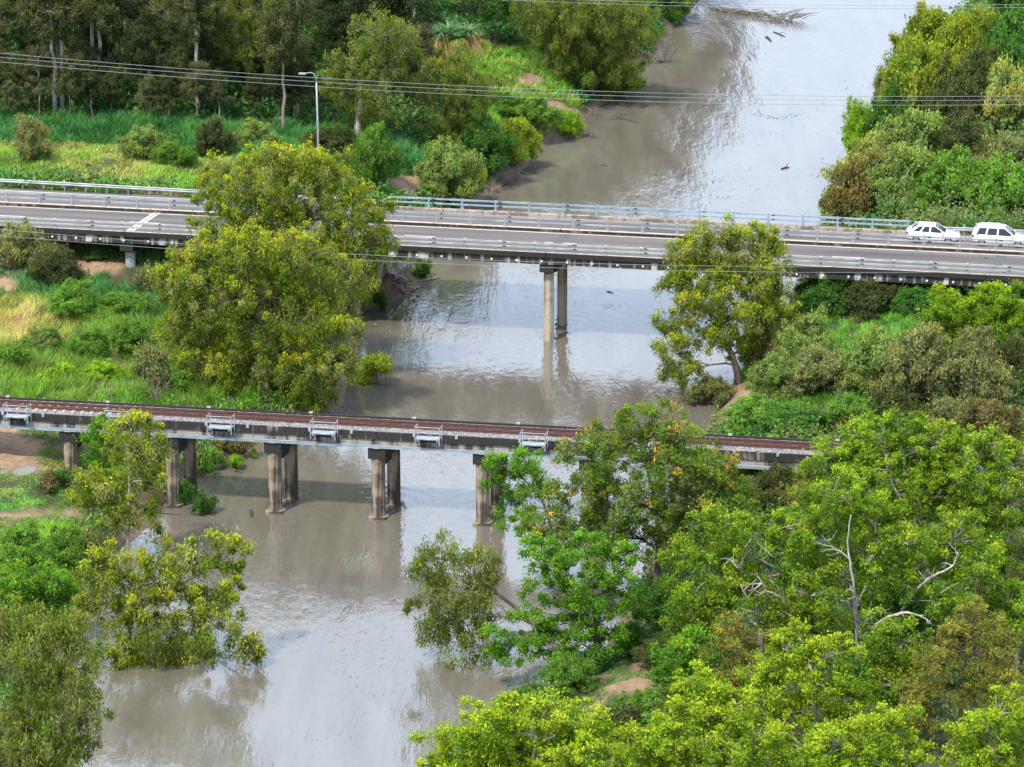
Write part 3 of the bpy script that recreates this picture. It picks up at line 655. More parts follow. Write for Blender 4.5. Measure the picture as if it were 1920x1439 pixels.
def crown(R, lobes, trunk, r0, st, dens=1.0, pods=None, lk=.22):
    """limbs from the trunk to every lobe, twigs to every leaf clump; returns (branch MB, leaf verts, leaf colours)"""
    mb = MB(); trunk = np.asarray(trunk, float); nT = len(trunk)
    mb.tube(trunk, np.linspace(r0, r0 * .38, nT), 8)
    LV, LC = [], []
    zt = trunk[-1][2]
    cand = [(p, r) for p, r in zip(trunk, np.linspace(r0, r0 * .38, nT)) if p[2] > zt * .15]
    tx = trunk[:, :2].mean(0)
    lobes = sorted(lobes, key=lambda q: np.linalg.norm(np.asarray(q[0])[:2] - tx) - .25 * q[0][2])
    for (c, rad) in lobes:
        c = np.asarray(c, float); rad = np.asarray(rad, float); tip_ = c + np.array([0, 0, -.1 * rad[2]])
        CP = np.array([p for p, _ in cand]); hd = np.hypot(CP[:, 0] - c[0], CP[:, 1] - c[1]); dz = c[2] - CP[:, 2]
        cost = np.hypot(hd, dz) + 1.2 * np.maximum(0, .35 * hd - dz) + .3 * R.random(len(CP))
        j = int(np.argmin(cost)); a, ra = cand[j]
        ctl = a + (tip_ - a) * .5 + np.array([R.normal() * .2, R.normal() * .2, .20 * np.linalg.norm(tip_[:2] - a[:2])])
        limb = bez(a, ctl, tip_, 7); limb[1:-1] += R.normal(size=(5, 3)) * .08
        rl = min(ra * .72, r0 * (lk + .2 * min(1, rad.mean() / 2.5))); lr = np.linspace(rl, max(.03, rl * .35), 7); mb.tube(limb, lr, 6)
        cand += [(limb[q], lr[q]) for q in (2, 3, 4, 5)]
        area = (rad[0] * rad[1] + rad[1] * rad[2] + rad[0] * rad[2]) / 3 * 4 * math.pi
        nc = max(4, int(dens * .62 * area / (st['rc'] ** 2 * 3.14) * 1.25))
        d = nrm(R.normal(size=(nc * 2, 3))); d = d[(d[:, 2] > -.55) | (R.random(nc * 2) < .35)][:nc]
        fr = np.where(R.random(len(d)) < .2, R.uniform(.25, .7, len(d)), R.uniform(.62, 1.28, len(d)))
        fr = np.where(R.random(len(d)) < .10, R.uniform(1.2, 1.5, len(d)), fr)
        cl = c + d * rad * fr[:, None]
        for q, dq in zip(cl, d):
            if R.random() < st['tw'] * (.45 if lk > .3 else 1):
                p = limb[R.integers(3, 7)]
                mb.tube(bez(p, p + (q - p) * .5 + np.array([0, 0, .25]), q, 4), [.030, .022, .015, .008], 3)
            n = int(st['n'] * 2.0 * R.uniform(.6, 1.3)); rc = st['rc'] * R.uniform(.5, 1.5)
            off = R.normal(size=(n, 3)) * R.uniform(.36, .54)
            off[:, 2] *= .75 + .5 * st['weep']; off[:, 2] -= .30 * st['weep']
            pos = q + off * rc
            outw = nrm(off * .7 + dq * .55 + np.array([0, 0, .55]))
            nr = nrm(outw + R.normal(size=(n, 3)) * .7)
            if st['weep'] > .4:
                ax = nrm(np.array([0, 0, -1.0]) * st['weep'] + R.normal(size=(n, 3)) * .45 + outw * .35)
            else: ax = nrm(R.normal(size=(n, 3)) + np.array([0, 0, -.6 * st['weep']]))
            side = nrm(np.cross(ax, nr)); nr2 = np.cross(side, ax)
            l = .95 * st['l'] * R.uniform(.5, 1.45, n)[:, None]; w = .98 * st['w'] * R.uniform(.7, 1.3, n)[:, None]
            k = nr2 * (l * .10)
            LV.append(np.stack([pos - ax * l * .4 + side * w * .62, pos + ax * l * .6 - k, pos - ax * l * .4 - side * w * .62], 1))
            b1 = np.array(st['base'][R.integers(len(st['base']))]) * R.uniform(.75, 1.25)
            colr = np.tile(b1, (n, 1))
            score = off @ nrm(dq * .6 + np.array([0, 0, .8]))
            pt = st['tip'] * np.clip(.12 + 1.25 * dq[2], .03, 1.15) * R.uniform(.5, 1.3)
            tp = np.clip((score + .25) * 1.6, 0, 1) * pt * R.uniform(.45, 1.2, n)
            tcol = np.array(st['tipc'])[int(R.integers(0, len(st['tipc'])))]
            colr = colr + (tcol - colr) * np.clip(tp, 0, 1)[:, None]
            colr = colr * np.exp(R.normal(size=(n, 1)) * .2) * (1 + R.normal(size=(n, 3)) * .05)
            if pods and dq[2] > 0 and R.random() < pods[0]:
                m = R.random(n) < .35; colr[m] = np.array(pods[1]) * R.uniform(.6, 1.3, (m.sum(), 1))
            LC.append(np.clip(colr, .003, 9))
    return mb, np.concatenate(LV), np.concatenate(LC)
def leaf_mesh(name, LV, LC, mat):
    n = len(LV); return np_mesh(name, LV.reshape(-1, 3), np.arange(n * 3).reshape(n, 3), mat, LC)
NLEAF = 0
def tree_px(name, label, cat, base, lobes, style, bark, via=(), dens=1.0, r0=.22, deep=.85, group=None, pods=None, seed=None, hz=None, limbs=()):
    """a tree placed by where its foot and the masses of its crown stand in the view, built as a solid at the foot's distance"""
    global NLEAF
    R = np.random.default_rng(seed if seed is not None else abs(hash(label)) % 10 ** 6 if False else sum(map(ord, label)))
    B = ground_px(*base) if hz is None else unp(*base, hz)
    e = empty(name, B); tag(e, label, cat, group)
    Ls = []
    for L in lobes:
        px, py, rx, ry = L[:4]; y = B[1] + (L[4] if len(L) > 4 else R.uniform(-1, 1) * 1.2)
        P = at_y(px, py, y); sc = proj(P)[2]
        Ls.append((P - B, (1.06 * rx / sc, 1.06 * rx / sc * deep, 1.1 * ry / sc / .96)))
    zc = np.array([l[0] for l in Ls]); topz = np.percentile(zc[:, 2], 75)
    tp = [np.zeros(3) - np.array([0, 0, .4])] + [at_y(px, py, B[1] + R.uniform(-.3, .3)) - B for px, py in via]
    last = tp[-1]; cm = zc[zc[:, 2] >= np.percentile(zc[:, 2], 50)].mean(0)
    if not via: tp.append(np.array([cm[0] * .35 + R.normal() * .2, cm[1] * .3, topz * .45]))
    tp.append(np.array([cm[0] * .85, cm[1] * .8, max(topz * .95, tp[-1][2] + 1)]))
    tp = np.array(tp); u = np.linspace(0, len(tp) - 1, 12); tp = np.stack([np.interp(u, range(len(tp)), tp[:, k]) for k in range(3)], 1)
    for _ in range(1): tp[1:-1] = (tp[:-2] + 2 * tp[1:-1] + tp[2:]) / 4
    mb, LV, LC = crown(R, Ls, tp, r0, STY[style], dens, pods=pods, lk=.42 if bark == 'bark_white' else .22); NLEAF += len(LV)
    for pts, r, dy in limbs:
        Q = np.array([at_y(px, py, B[1] + dy * .8 * min(1, i / 2)) - B for i, (px, py) in enumerate(pts)]); u = np.linspace(0, len(Q) - 1, 3 * len(Q)); Q = np.stack([np.interp(u, range(len(Q)), Q[:, k]) for k in range(3)], 1)
        Q[1:-1] = (Q[:-2] + Q[1:-1] + Q[2:]) / 3 + R.normal(size=(len(Q) - 2, 3)) * .02; mb.tube(Q, np.linspace(r, r * .22, len(Q)) * .68, 7)
        for j in R.integers(2, len(Q) - 1, 5):
            dq = nrm(Q[min(j + 1, len(Q) - 1)] - Q[j - 1]) + R.normal(size=3) * .75; dq[1] -= .25; dq[2] = abs(dq[2]) * .7; dq = nrm(dq); Lq = R.uniform(.6, 1.7); q = [Q[j]]
            for _ in range(4): dq = nrm(dq + R.normal(size=3) * .22); q.append(q[-1] + dq * Lq / 4)
            mb.tube(q, np.array([.045, .036, .028, .018, .01]), 5)
            d3 = nrm(dq + R.normal(size=3) * .6); mb.tube([q[2], q[2] + d3 * .3, q[2] + d3 * .6 + np.array([0, 0, .1])], [.024, .016, .008], 4)
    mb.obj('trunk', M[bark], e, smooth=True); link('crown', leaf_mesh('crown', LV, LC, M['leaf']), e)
    return e

# ---- trees one by one
tree_px('paperbark_tree', 'tall yellow-tipped tree hiding part of the road bridge, farther of the joined pair', 'tree', (545, 668), [(520, 325, 95, 38), (610, 335, 60, 45), (430, 352, 55, 42), (560, 395, 115, 60), (672, 398, 52, 38), (425, 415, 60, 50), (655, 455, 62, 50), (600, 505, 85, 55), (510, 460, 90, 55), (690, 470, 35, 40), (640, 540, 50, 45), (560, 300, 40, 20)], 'melaleuca', 'bark_brown', deep=.62, r0=.34, dens=.9)
tree_px('paperbark_tree', 'broad yellow-tipped tree on the grassy bank, nearer of the joined pair', 'tree', (500, 738), [(468, 470, 75, 36), (380, 488, 62, 36), (555, 482, 62, 40), (615, 535, 52, 50), (335, 535, 45, 50), (440, 555, 95, 55), (540, 590, 85, 55), (630, 635, 45, 40), (375, 630, 60, 55), (480, 670, 90, 55), (580, 690, 65, 45), (395, 705, 50, 42), (560, 742, 55, 26), (345, 590, 38, 40), (640, 690, 28, 30), (470, 735, 60, 25)], 'melaleuca', 'bark_brown', deep=.7, r0=.32, via=((497, 700), (505, 640)))
tree_px('paperbark_tree', 'leaning tree with bare lower trunk on the right bank before the road bridge', 'tree', (1388, 716), [(1345, 447, 32, 30), (1295, 470, 40, 30), (1400, 462, 48, 34), (1440, 482, 28, 34), (1285, 520, 42, 36), (1355, 520, 62, 40), (1435, 530, 40, 36), (1305, 575, 40, 34), (1395, 588, 55, 40), (1455, 592, 42, 36), (1350, 635, 40, 28), (1252, 612, 20, 26), (1262, 655, 32, 26), (1290, 700, 26, 24), (1250, 690, 14, 34), (1420, 640, 35, 26)], 'melaleuca', 'bark_brown', via=((1376, 670), (1350, 625), (1345, 560)), deep=.75, r0=.30, dens=1.15)
tree_px('paperbark_tree', 'slim tree before the first railway piers with bare multiple stems', 'tree', (238, 1052), [(240, 800, 40, 26), (285, 825, 24, 34), (250, 850, 48, 42), (280, 900, 32, 34), (168, 912, 36, 26), (215, 935, 45, 34), (150, 942, 22, 20), (268, 950, 36, 24), (302, 992, 13, 16), (225, 985, 30, 18)], 'melaleuca', 'bark_pale', via=((240, 980), (243, 900)), deep=.8, r0=.17, dens=.8)
tree_px('pinnate_tree', 'small fresh-green tree behind the slim tree, touching the railway girder', 'tree', (195, 935), [(198, 795, 26, 14), (180, 812, 22, 14), (208, 828, 22, 18), (172, 842, 16, 10), (195, 870, 24, 16), (200, 892, 24, 18)], 'leafy', 'bark_grey', r0=.10, dens=.9)
tree_px('paperbark_tree', 'wide open-crowned tree arching over the muddy water, lower left', 'tree', (238, 1240), [(200, 1065, 52, 34), (295, 1052, 42, 26), (368, 1048, 46, 30), (415, 1015, 20, 20), (447, 1055, 22, 42), (248, 1095, 62, 36), (340, 1105, 62, 42), (432, 1125, 26, 42), (395, 1175, 56, 42), (462, 1225, 34, 34), (448, 1290, 26, 20), (325, 1210, 66, 44), (280, 1255, 52, 38), (340, 1275, 56, 42), (275, 1160, 60, 40), (400, 1250, 50, 40), (200, 1130, 40, 34), (210, 1240, 44, 40), (228, 1305, 26, 26), (480, 1250, 20, 24)], 'melaleuca', 'bark_dark', via=((240, 1185), (252, 1150)), deep=.7, r0=.26, dens=.85)
tree_px('paperbark_tree', 'big drooping green tree filling the bottom left corner', 'tree', (45, 1580), [(60, 1175, 62, 42), (140, 1205, 42, 44), (25, 1250, 60, 52), (115, 1285, 56, 52), (160, 1345, 32, 44), (50, 1350, 70, 52), (120, 1400, 50, 40), (30, 1430, 70, 50), (110, 1450, 60, 40), (0, 1180, 40, 40)], 'weeper', 'bark_brown', r0=.32, dens=1.1)
tree_px('riverbank_tree', 'dark green low tree behind the drooping corner tree', 'tree', (70, 1170), [(40, 1085, 45, 28), (100, 1095, 42, 28), (135, 1120, 30, 24), (20, 1120, 40, 28), (80, 1130, 55, 26)], 'leafy', 'bark_dark', r0=.12).children[1].color = (.75, .62, .7, 1)
tree_px('pod_tree', 'feathery green tree with orange pods screening the railway bridge', 'tree', (1225, 1135), [(1230, 795, 60, 24), (1275, 808, 38, 22), (1160, 825, 55, 26), (1100, 850, 50, 26), (1325, 885, 60, 34), (1235, 865, 100, 42), (1385, 925, 36, 36), (1120, 915, 72, 42), (1205, 945, 76, 44), (1320, 935, 75, 52), (1030, 955, 52, 40), (1070, 1000, 50, 34), (1360, 990, 48, 50), (1180, 1005, 66, 40), (1285, 1010, 60, 40), (1190, 780, 30, 14)], 'feather', 'bark_dark', via=((1235, 1040), (1232, 960)), deep=.75, r0=.22, dens=.95, pods=(.13, (.36, .19, .035)))
tree_px('riverside_tree', 'small bright-green round-topped tree beside the fourth railway pier', 'tree', (1075, 1120), [(945, 872, 26, 22), (990, 868, 28, 24), (998, 908, 26, 24), (940, 905, 22, 30), (965, 940, 20, 20), (985, 985, 36, 28)], 'leafy', 'bark_brown', via=((1040, 1010), (1015, 930)), r0=.12, dens=1.)
tree_px('weeping_tree', 'weeping olive tree leaning far out over the river, lower centre', 'tree', (1068, 1238), [(822, 1028, 32, 20), (852, 1058, 48, 28), (788, 1078, 26, 28), (905, 1045, 26, 20), (828, 1118, 42, 32), (780, 1135, 16, 40), (862, 1180, 34, 44), (872, 1245, 26, 44), (905, 1100, 26, 20), (800, 1085, 34, 28), (884, 1300, 16, 20), (925, 1075, 30, 26), (870, 1110, 50, 34), (840, 1165, 44, 44), (905, 1160, 40, 40), (900, 1220, 34, 36), (800, 1180, 24, 34)], 'weeper', 'bark_brown', via=((1010, 1175), (950, 1125), (890, 1085)), deep=.8, r0=.2, dens=.62)
tree_px('riverside_tree', 'vivid green leafy tree on the right bank between weeping and feathery trees', 'tree', (1120, 1258), [(1010, 1035, 40, 24), (1095, 1025, 52, 24), (1165, 1050, 32, 32), (1050, 1090, 60, 34), (1140, 1105, 46, 36), (1080, 1160, 64, 44), (1000, 1180, 46, 34), (1135, 1195, 40, 36), (955, 1215, 30, 22), (1185, 1130, 26, 34), (1040, 1220, 50, 26), (920, 1185, 20, 16)], 'leafy', 'bark_dark', r0=.2, dens=.9)
tree_px('gum_tree', 'bright lime-green tree at the bottom edge, centre', 'tree', (965, 1660), [(960, 1325, 34, 20), (1005, 1350, 62, 32), (905, 1365, 60, 34), (1080, 1365, 56, 34), (845, 1405, 50, 34), (960, 1410, 80, 40), (1105, 1420, 66, 40), (830, 1450, 50, 30), (1020, 1460, 80, 40), (910, 1460, 80, 40)], 'lime', 'bark_white', r0=.25, dens=1.1)
tree_px('gum_tree', 'tallest bright gum with white trunk beside the end of the railway', 'tree', (1738, 1085), [(1690, 800, 32, 24), (1645, 828, 52, 32), (1742, 838, 54, 42), (1590, 852, 46, 34), (1560, 892, 44, 34), (1640, 895, 76, 48), (1765, 895, 56, 50), (1700, 945, 72, 44), (1785, 955, 40, 44), (1575, 935, 46, 34), (1640, 985, 60, 34), (1625, 850, 40, 28), (1800, 850, 46, 30), (1720, 875, 50, 40)], 'gum', 'bark_white', via=((1728, 1005), (1722, 960), (1690, 925)), r0=.24, dens=.9, limbs=(([(1728, 1010), (1722, 965), (1700, 945), (1680, 925), (1668, 890), (1658, 865)], .18, -3.0), ([(1690, 932), (1690, 900), (1706, 876)], .07, -2.4), ([(1722, 965), (1740, 930), (1752, 890)], .08, -2.)))
tree_px('gum_tree', 'green gum at the right edge beside the tallest gum', 'tree', (1890, 1130), [(1848, 832, 44, 26), (1905, 868, 44, 40), (1835, 895, 44, 40), (1895, 945, 56, 50), (1845, 995, 56, 50), (1910, 1035, 40, 50), (1870, 1070, 50, 34)], 'gum', 'bark_pale', r0=.24)
tree_px('gum_tree', 'spreading gum with forked white trunk, nearest the feathery tree', 'tree', (1424, 1250), [(1350, 985, 46, 26), (1410, 1000, 40, 24), (1288, 1050, 36, 34), (1350, 1055, 54, 34), (1425, 1050, 54, 34), (1485, 990, 56, 34), (1300, 1110, 46, 34), (1390, 1105, 54, 30), (1500, 1058, 46, 40), (1288, 1160, 40, 34), (1340, 1140, 40, 26)], 'gum', 'bark_white', via=((1428, 1180), (1420, 1140), (1400, 1080)), r0=.2, dens=.8, limbs=(([(1425, 1185), (1418, 1150), (1400, 1120), (1388, 1095)], .15, -2.4), ([(1428, 1168), (1437, 1130), (1436, 1105), (1420, 1080)], .17, -2.8), ([(1422, 1085), (1395, 1075), (1370, 1045)], .07, -2.2), ([(1436, 1105), (1450, 1070), (1455, 1040)], .06, -2.2)))
tree_px('gum_tree', 'wide gum with white limbs fanning from one low fork', 'tree', (1612, 1270), [(1560, 930, 54, 28), (1625, 955, 54, 34), (1540, 1000, 52, 40), (1640, 1035, 62, 38), (1705, 1018, 46, 34), (1580, 1075, 52, 36), (1695, 1085, 54, 32), (1640, 1120, 40, 20), (1800, 1010, 54, 44), (1835, 1080, 48, 44), (1520, 1115, 46, 32), (1770, 1130, 46, 22), (1760, 1040, 40, 34)], 'gum', 'bark_white', via=((1610, 1205), (1604, 1150), (1596, 1090)), r0=.25, dens=.78, limbs=(([(1612, 1205), (1605, 1150), (1602, 1110), (1595, 1060), (1588, 1020), (1596, 965)], .20, -2.8), ([(1614, 1200), (1650, 1165), (1690, 1148), (1730, 1155), (1748, 1172)], .2, -2.8), ([(1612, 1195), (1626, 1160), (1634, 1128)], .09, -2.), ([(1599, 1060), (1570, 1030), (1545, 1012)], .06, -2.4), ([(1690, 1148), (1722, 1098), (1760, 1075), (1790, 1060), (1796, 1035)], .17, -2.8), ([(1604, 1150), (1580, 1120), (1560, 1110)], .07, -2.)))
tree_px('gum_tree', 'upright lime-green gum in front of the white-limbed gum', 'tree', (1530, 1430), [(1500, 1188, 18, 16), (1470, 1218, 44, 28), (1560, 1228, 44, 34), (1440, 1268, 38, 34), (1520, 1275, 62, 40), (1602, 1290, 28, 34), (1480, 1335, 62, 34), (1590, 1345, 36, 34)], 'lime', 'bark_pale', r0=.17, dens=.95, via=((1528, 1330), (1525, 1280)))
tree_px('gum_tree', 'lime-green gum along the bottom edge right of centre', 'tree', (1310, 1600), [(1292, 1268, 20, 16), (1320, 1298, 44, 28), (1280, 1335, 54, 34), (1370, 1338, 46, 34), (1320, 1385, 76, 42), (1235, 1395, 56, 34), (1200, 1430, 56, 34), (1400, 1408, 62, 40), (1290, 1440, 80, 34)], 'lime', 'bark_pale', r0=.22)
tree_px('gum_tree', 'low bright gum at the bottom edge between two lime-green gums', 'tree', (1590, 1590), [(1500, 1400, 54, 32), (1565, 1395, 46, 30), (1660, 1370, 44, 32), (1700, 1350, 26, 22), (1620, 1420, 66, 34), (1705, 1415, 46, 32), (1550, 1450, 80, 32)], 'lime', 'bark_pale', r0=.18)
tree_px('gum_tree', 'bright gum in the bottom right corner below the golden tree', 'tree', (1890, 1570), [(1890, 1328, 46, 26), (1850, 1368, 44, 34), (1905, 1398, 56, 44), (1798, 1368, 20, 28), (1830, 1420, 46, 34), (1890, 1450, 60, 34)], 'lime', 'bark_pale', r0=.2)
tree_px('wattle_tree', 'olive-gold tree with dark trunks near the right edge', 'tree', (1795, 1410), [(1832, 1158, 40, 22), (1790, 1190, 44, 28), (1872, 1190, 32, 34), (1820, 1225, 62, 36), (1760, 1240, 36, 34), (1790, 1285, 54, 32), (1702, 1310, 44, 32), (1720, 1355, 36, 32), (1850, 1260, 36, 26)], 'wattle', 'bark_dark', r0=.17, dens=.9)
tree_px('wattle_tree', 'small golden tree at the right edge below the olive-gold tree', 'tree', (1895, 1430), [(1890, 1278, 36, 20), (1858, 1308, 32, 22), (1908, 1318, 28, 26), (1880, 1345, 30, 20)], 'wattle', 'bark_dark', r0=.1).children[1].color = (1.35, 1.05, .8, 1)
tree_px('wattle_tree', 'thin olive-brown tree in front of the forked white trunk', 'tree', (1398, 1345), [(1370, 1180, 30, 20), (1412, 1208, 30, 22), (1350, 1228, 34, 32), (1400, 1258, 36, 32), (1362, 1288, 34, 22), (1442, 1190, 20, 14)], 'wattle', 'bark_dark', r0=.12, dens=.8)
tree_px('round_tree', 'dense round bright-green tree below the right end of the road bridge', 'tree', (1840, 700), [(1800, 572, 46, 24), (1870, 560, 46, 24), (1772, 602, 34, 26), (1840, 605, 64, 30), (1905, 605, 36, 32), (1820, 640, 50, 24)], 'dense', 'bark_dark', r0=.16, dens=1.2)
tree_px('gum_tree', 'yellow-green rounded tree overhanging the far left bank at the top', 'tree', (1112, 182), [(1100, 25, 100, 40), (1060, 90, 54, 40), (1150, 80, 62, 46), (1120, 135, 56, 32), (1195, 50, 34, 40), (1030, 40, 40, 34), (1170, 130, 32, 28), (1085, -10, 70, 30)], 'weeper', 'bark_dark', r0=.25, dens=1.1).children[1].color = (.75, .82, .6, 1)
tree_px('vine_tree', 'brownish-leaved tree below the spiky palm-like plant', 'tree', (852, 288), [(850, 105, 34, 20), (830, 140, 42, 26), (880, 150, 36, 26), (850, 190, 48, 30), (900, 180, 30, 26), (840, 235, 42, 28), (870, 255, 36, 22)], 'weeper', 'bark_dark', r0=.18, dens=.9).children[1].color = (.70, .40, .55, 1)
tree_px('gum_tree', 'tree with thick tan trunk where the wood meets the far bank', 'tree', (668, 262), [(650, 120, 44, 26), (700, 100, 46, 28), (730, 130, 34, 30), (690, 160, 50, 32), (640, 170, 34, 30), (700, 210, 40, 20), (720, 60, 50, 30), (752, 90, 26, 28)], 'weeper', 'bark_pale', via=((672, 215), (680, 170)), r0=.36, dens=.8).children[1].color = (.50, .50, .62, 1)
tree_px('gum_tree', 'pale grey-green slender gum behind the road lamp', 'tree', (465, 200), [(465, 20, 40, 24), (430, 40, 34, 24), (500, 50, 30, 24), (460, 75, 46, 26), (420, 95, 26, 20), (480, 105, 34, 20), (455, -15, 40, 24)], 'weeper', 'bark_pale', via=((466, 140), (466, 80)), r0=.2, dens=.9).children[1].color = (.95, .85, 1.25, 1)
tree_px('gum_tree', 'green gum filling the gap left of the low white fork', 'tree', (1500, 1250), [(1480, 1150, 44, 30), (1530, 1170, 44, 30), (1450, 1160, 36, 28), (1500, 1200, 50, 30)], 'gum', 'bark_pale', r0=.12)
tree_px('gum_tree', 'green gum in the hollow between white fork and olive-gold tree', 'tree', (1690, 1360), [(1690, 1205, 46, 32), (1660, 1245, 46, 34), (1720, 1250, 40, 34), (1660, 1180, 34, 24), (1690, 1290, 50, 30)], 'gum', 'bark_pale', r0=.13)
tree_px('gum_tree', 'shaded green gum left of the thin olive-brown tree', 'tree', (1300, 1330), [(1290, 1215, 40, 28), (1330, 1240, 36, 30), (1260, 1240, 30, 24), (1300, 1262, 40, 24)], 'leafy', 'bark_dark', r0=.12)
tree_px('gum_tree', 'green gum at the right edge above the golden tree', 'tree', (1905, 1270), [(1890, 1130, 40, 36), (1915, 1170, 36, 40), (1880, 1185, 30, 30)], 'gum', 'bark_pale', r0=.12)
print('leaves', NLEAF)

# ---- trees and shrubs of the same kind: shared shapes, each its own thing
def proto_tree(seed, h, spread, nl, style, r0, lean=0., low=.45):
    R = np.random.default_rng(seed); Ls = []
    for i in range(nl):
        f = low + (1 - low) * (i + .5) / nl; a = R.uniform(0, 6.28); q = spread * (1.05 - abs(f - .62) * 1.2) * R.uniform(.25, .8)
        s = spread * R.uniform(.34, .56); Ls.append(((q * math.cos(a) + lean * f, q * math.sin(a), h * f - s * .3), (s, s, s * R.uniform(.6, .85))))
    tp = np.array([(lean * .2 * t + R.normal() * .12, R.normal() * .12, h * .86 * t - .3) for t in np.linspace(0, 1, 9)]); tp[0] = (0, 0, -.4)
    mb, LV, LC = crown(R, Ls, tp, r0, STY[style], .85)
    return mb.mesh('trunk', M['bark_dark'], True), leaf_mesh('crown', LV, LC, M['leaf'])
def proto_shrub(seed, r, h, nl, style='shrub', dens=1.0):
    R = np.random.default_rng(seed); Ls = []
    for i in range(nl):
        a = R.uniform(0, 6.28); q = r * R.uniform(.15, .85); s = r * R.uniform(.22, .5)
        Ls.append(((q * math.cos(a), q * math.sin(a), h * R.uniform(.25, .9) * (1.1 - .5 * q / r)), (s, s, h * R.uniform(.14, .32))))
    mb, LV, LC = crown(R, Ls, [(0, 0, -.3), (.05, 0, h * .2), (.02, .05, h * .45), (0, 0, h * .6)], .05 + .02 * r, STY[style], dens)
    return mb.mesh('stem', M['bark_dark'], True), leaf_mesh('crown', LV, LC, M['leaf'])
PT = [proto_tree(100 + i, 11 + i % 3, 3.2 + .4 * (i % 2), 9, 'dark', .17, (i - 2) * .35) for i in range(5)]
PS = [proto_shrub(200, 1.1, 1.3, 9), proto_shrub(201, 1.1, 1.1, 9), proto_shrub(202, 2.3, 2.5, 17), proto_shrub(203, 2.3, 2.2, 18), proto_shrub(204, 2.3, 2.9, 16), proto_shrub(205, 2.3, 2.5, 17), proto_shrub(206, 2.3, 2.4, 15)]
PALE_T = {}
def put(name, label, cat, P, proto, scale, rz, colour, group=None, bark=None, parts=('trunk', 'crown')):
    e = empty(name, P, rz); e.scale = (scale, scale, scale) if np.isscalar(scale) else scale
    tag(e, label, cat, group)
    tm = proto[0]
    if bark:
        key = (proto[0].name, bark)
        if key not in PALE_T: c = proto[0].copy(); c.materials.clear(); c.materials.append(M[bark]); PALE_T[key] = c
        tm = PALE_T[key]
    link(parts[0], tm, e); c = link(parts[1], proto[1], e); c.color = (*colour, 1); return e
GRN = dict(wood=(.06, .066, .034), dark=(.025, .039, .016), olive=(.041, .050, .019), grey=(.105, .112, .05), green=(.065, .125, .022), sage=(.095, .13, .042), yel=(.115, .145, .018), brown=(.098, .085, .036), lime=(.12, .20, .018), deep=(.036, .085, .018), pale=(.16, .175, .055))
R5 = np.random.default_rng(55)
# pale-trunked gums that stand out in the wood
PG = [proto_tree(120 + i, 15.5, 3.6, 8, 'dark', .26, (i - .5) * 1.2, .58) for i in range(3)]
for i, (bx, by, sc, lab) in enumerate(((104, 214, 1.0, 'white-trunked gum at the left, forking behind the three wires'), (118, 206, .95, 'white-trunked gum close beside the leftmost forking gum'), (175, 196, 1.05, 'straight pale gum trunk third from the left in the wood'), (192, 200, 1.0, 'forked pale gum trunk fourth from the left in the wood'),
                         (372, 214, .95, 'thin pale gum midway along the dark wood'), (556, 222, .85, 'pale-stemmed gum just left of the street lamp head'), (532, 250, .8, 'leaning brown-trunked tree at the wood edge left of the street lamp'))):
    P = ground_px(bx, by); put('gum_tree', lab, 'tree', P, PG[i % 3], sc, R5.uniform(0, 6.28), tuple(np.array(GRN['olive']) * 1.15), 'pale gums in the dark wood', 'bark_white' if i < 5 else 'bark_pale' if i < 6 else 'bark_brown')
ORD = 'first second third fourth fifth sixth seventh eighth ninth tenth eleventh twelfth thirteenth fourteenth fifteenth sixteenth seventeenth eighteenth'.split()
for row, (y0, n) in enumerate(((228, 17), (203, 16), (176, 15), (140, 13), (95, 12), (40, 12))):
    rowt = []
    for i in range(n):
        bx = -40 + (i + .5 + R5.uniform(-.35, .35)) * (820 + row * 26) / n; by = y0 + R5.uniform(-10, 8)
        if 600 < bx < 760 and by > 190: continue
        if 770 < bx < 990 and 60 < by < 215: continue
        rowt.append((bx, by, R5.uniform(.34, .55) if row == 0 else R5.uniform(.5, .82) if row < 3 else R5.uniform(.85, 1.2)))
    for k, (bx, by, sc) in enumerate(sorted(rowt)):
        lab = 'dark-leaved tree deep inside the shaded wood'
        if row == 0: lab = 'low dark tree on the front edge of the wood, %s from the left' % ORD[k]
        if row == 1: lab = 'dark tree in the second line of the wood, %s from the left' % ORD[k]
        if row == 2: lab = 'taller dark tree in the third line of the wood, %s from the left' % ORD[k]
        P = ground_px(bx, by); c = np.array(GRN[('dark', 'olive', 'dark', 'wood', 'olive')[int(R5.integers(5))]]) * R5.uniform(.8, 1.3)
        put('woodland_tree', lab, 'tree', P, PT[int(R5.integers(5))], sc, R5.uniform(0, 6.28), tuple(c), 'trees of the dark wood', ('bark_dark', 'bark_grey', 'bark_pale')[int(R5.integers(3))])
for (bx, by, lab) in ((930, 95, 'dark green tree right of the spiky screw palm'), (985, 62, 'dark green tree between screw palm and rounded yellow-green tree'), (900, 45, 'dark tree behind the screw palm at the top edge'), (1012, 20, 'dark tree behind the rounded yellow-green tree, left side'), (955, 8, 'dark tree at the top edge right of the screw palm'), (1225, 4, 'dark waterside tree at the top edge beside the far river'), (1180, 8, 'dark tree behind the rounded yellow-green tree, right side')):
    P = ground_px(bx, by); put('woodland_tree', lab, 'tree', P, PT[int(R5.integers(5))], R5.uniform(.75, .95), R5.uniform(0, 6.28), tuple(np.array(GRN['deep']) * 1.1), 'trees of the dark wood')
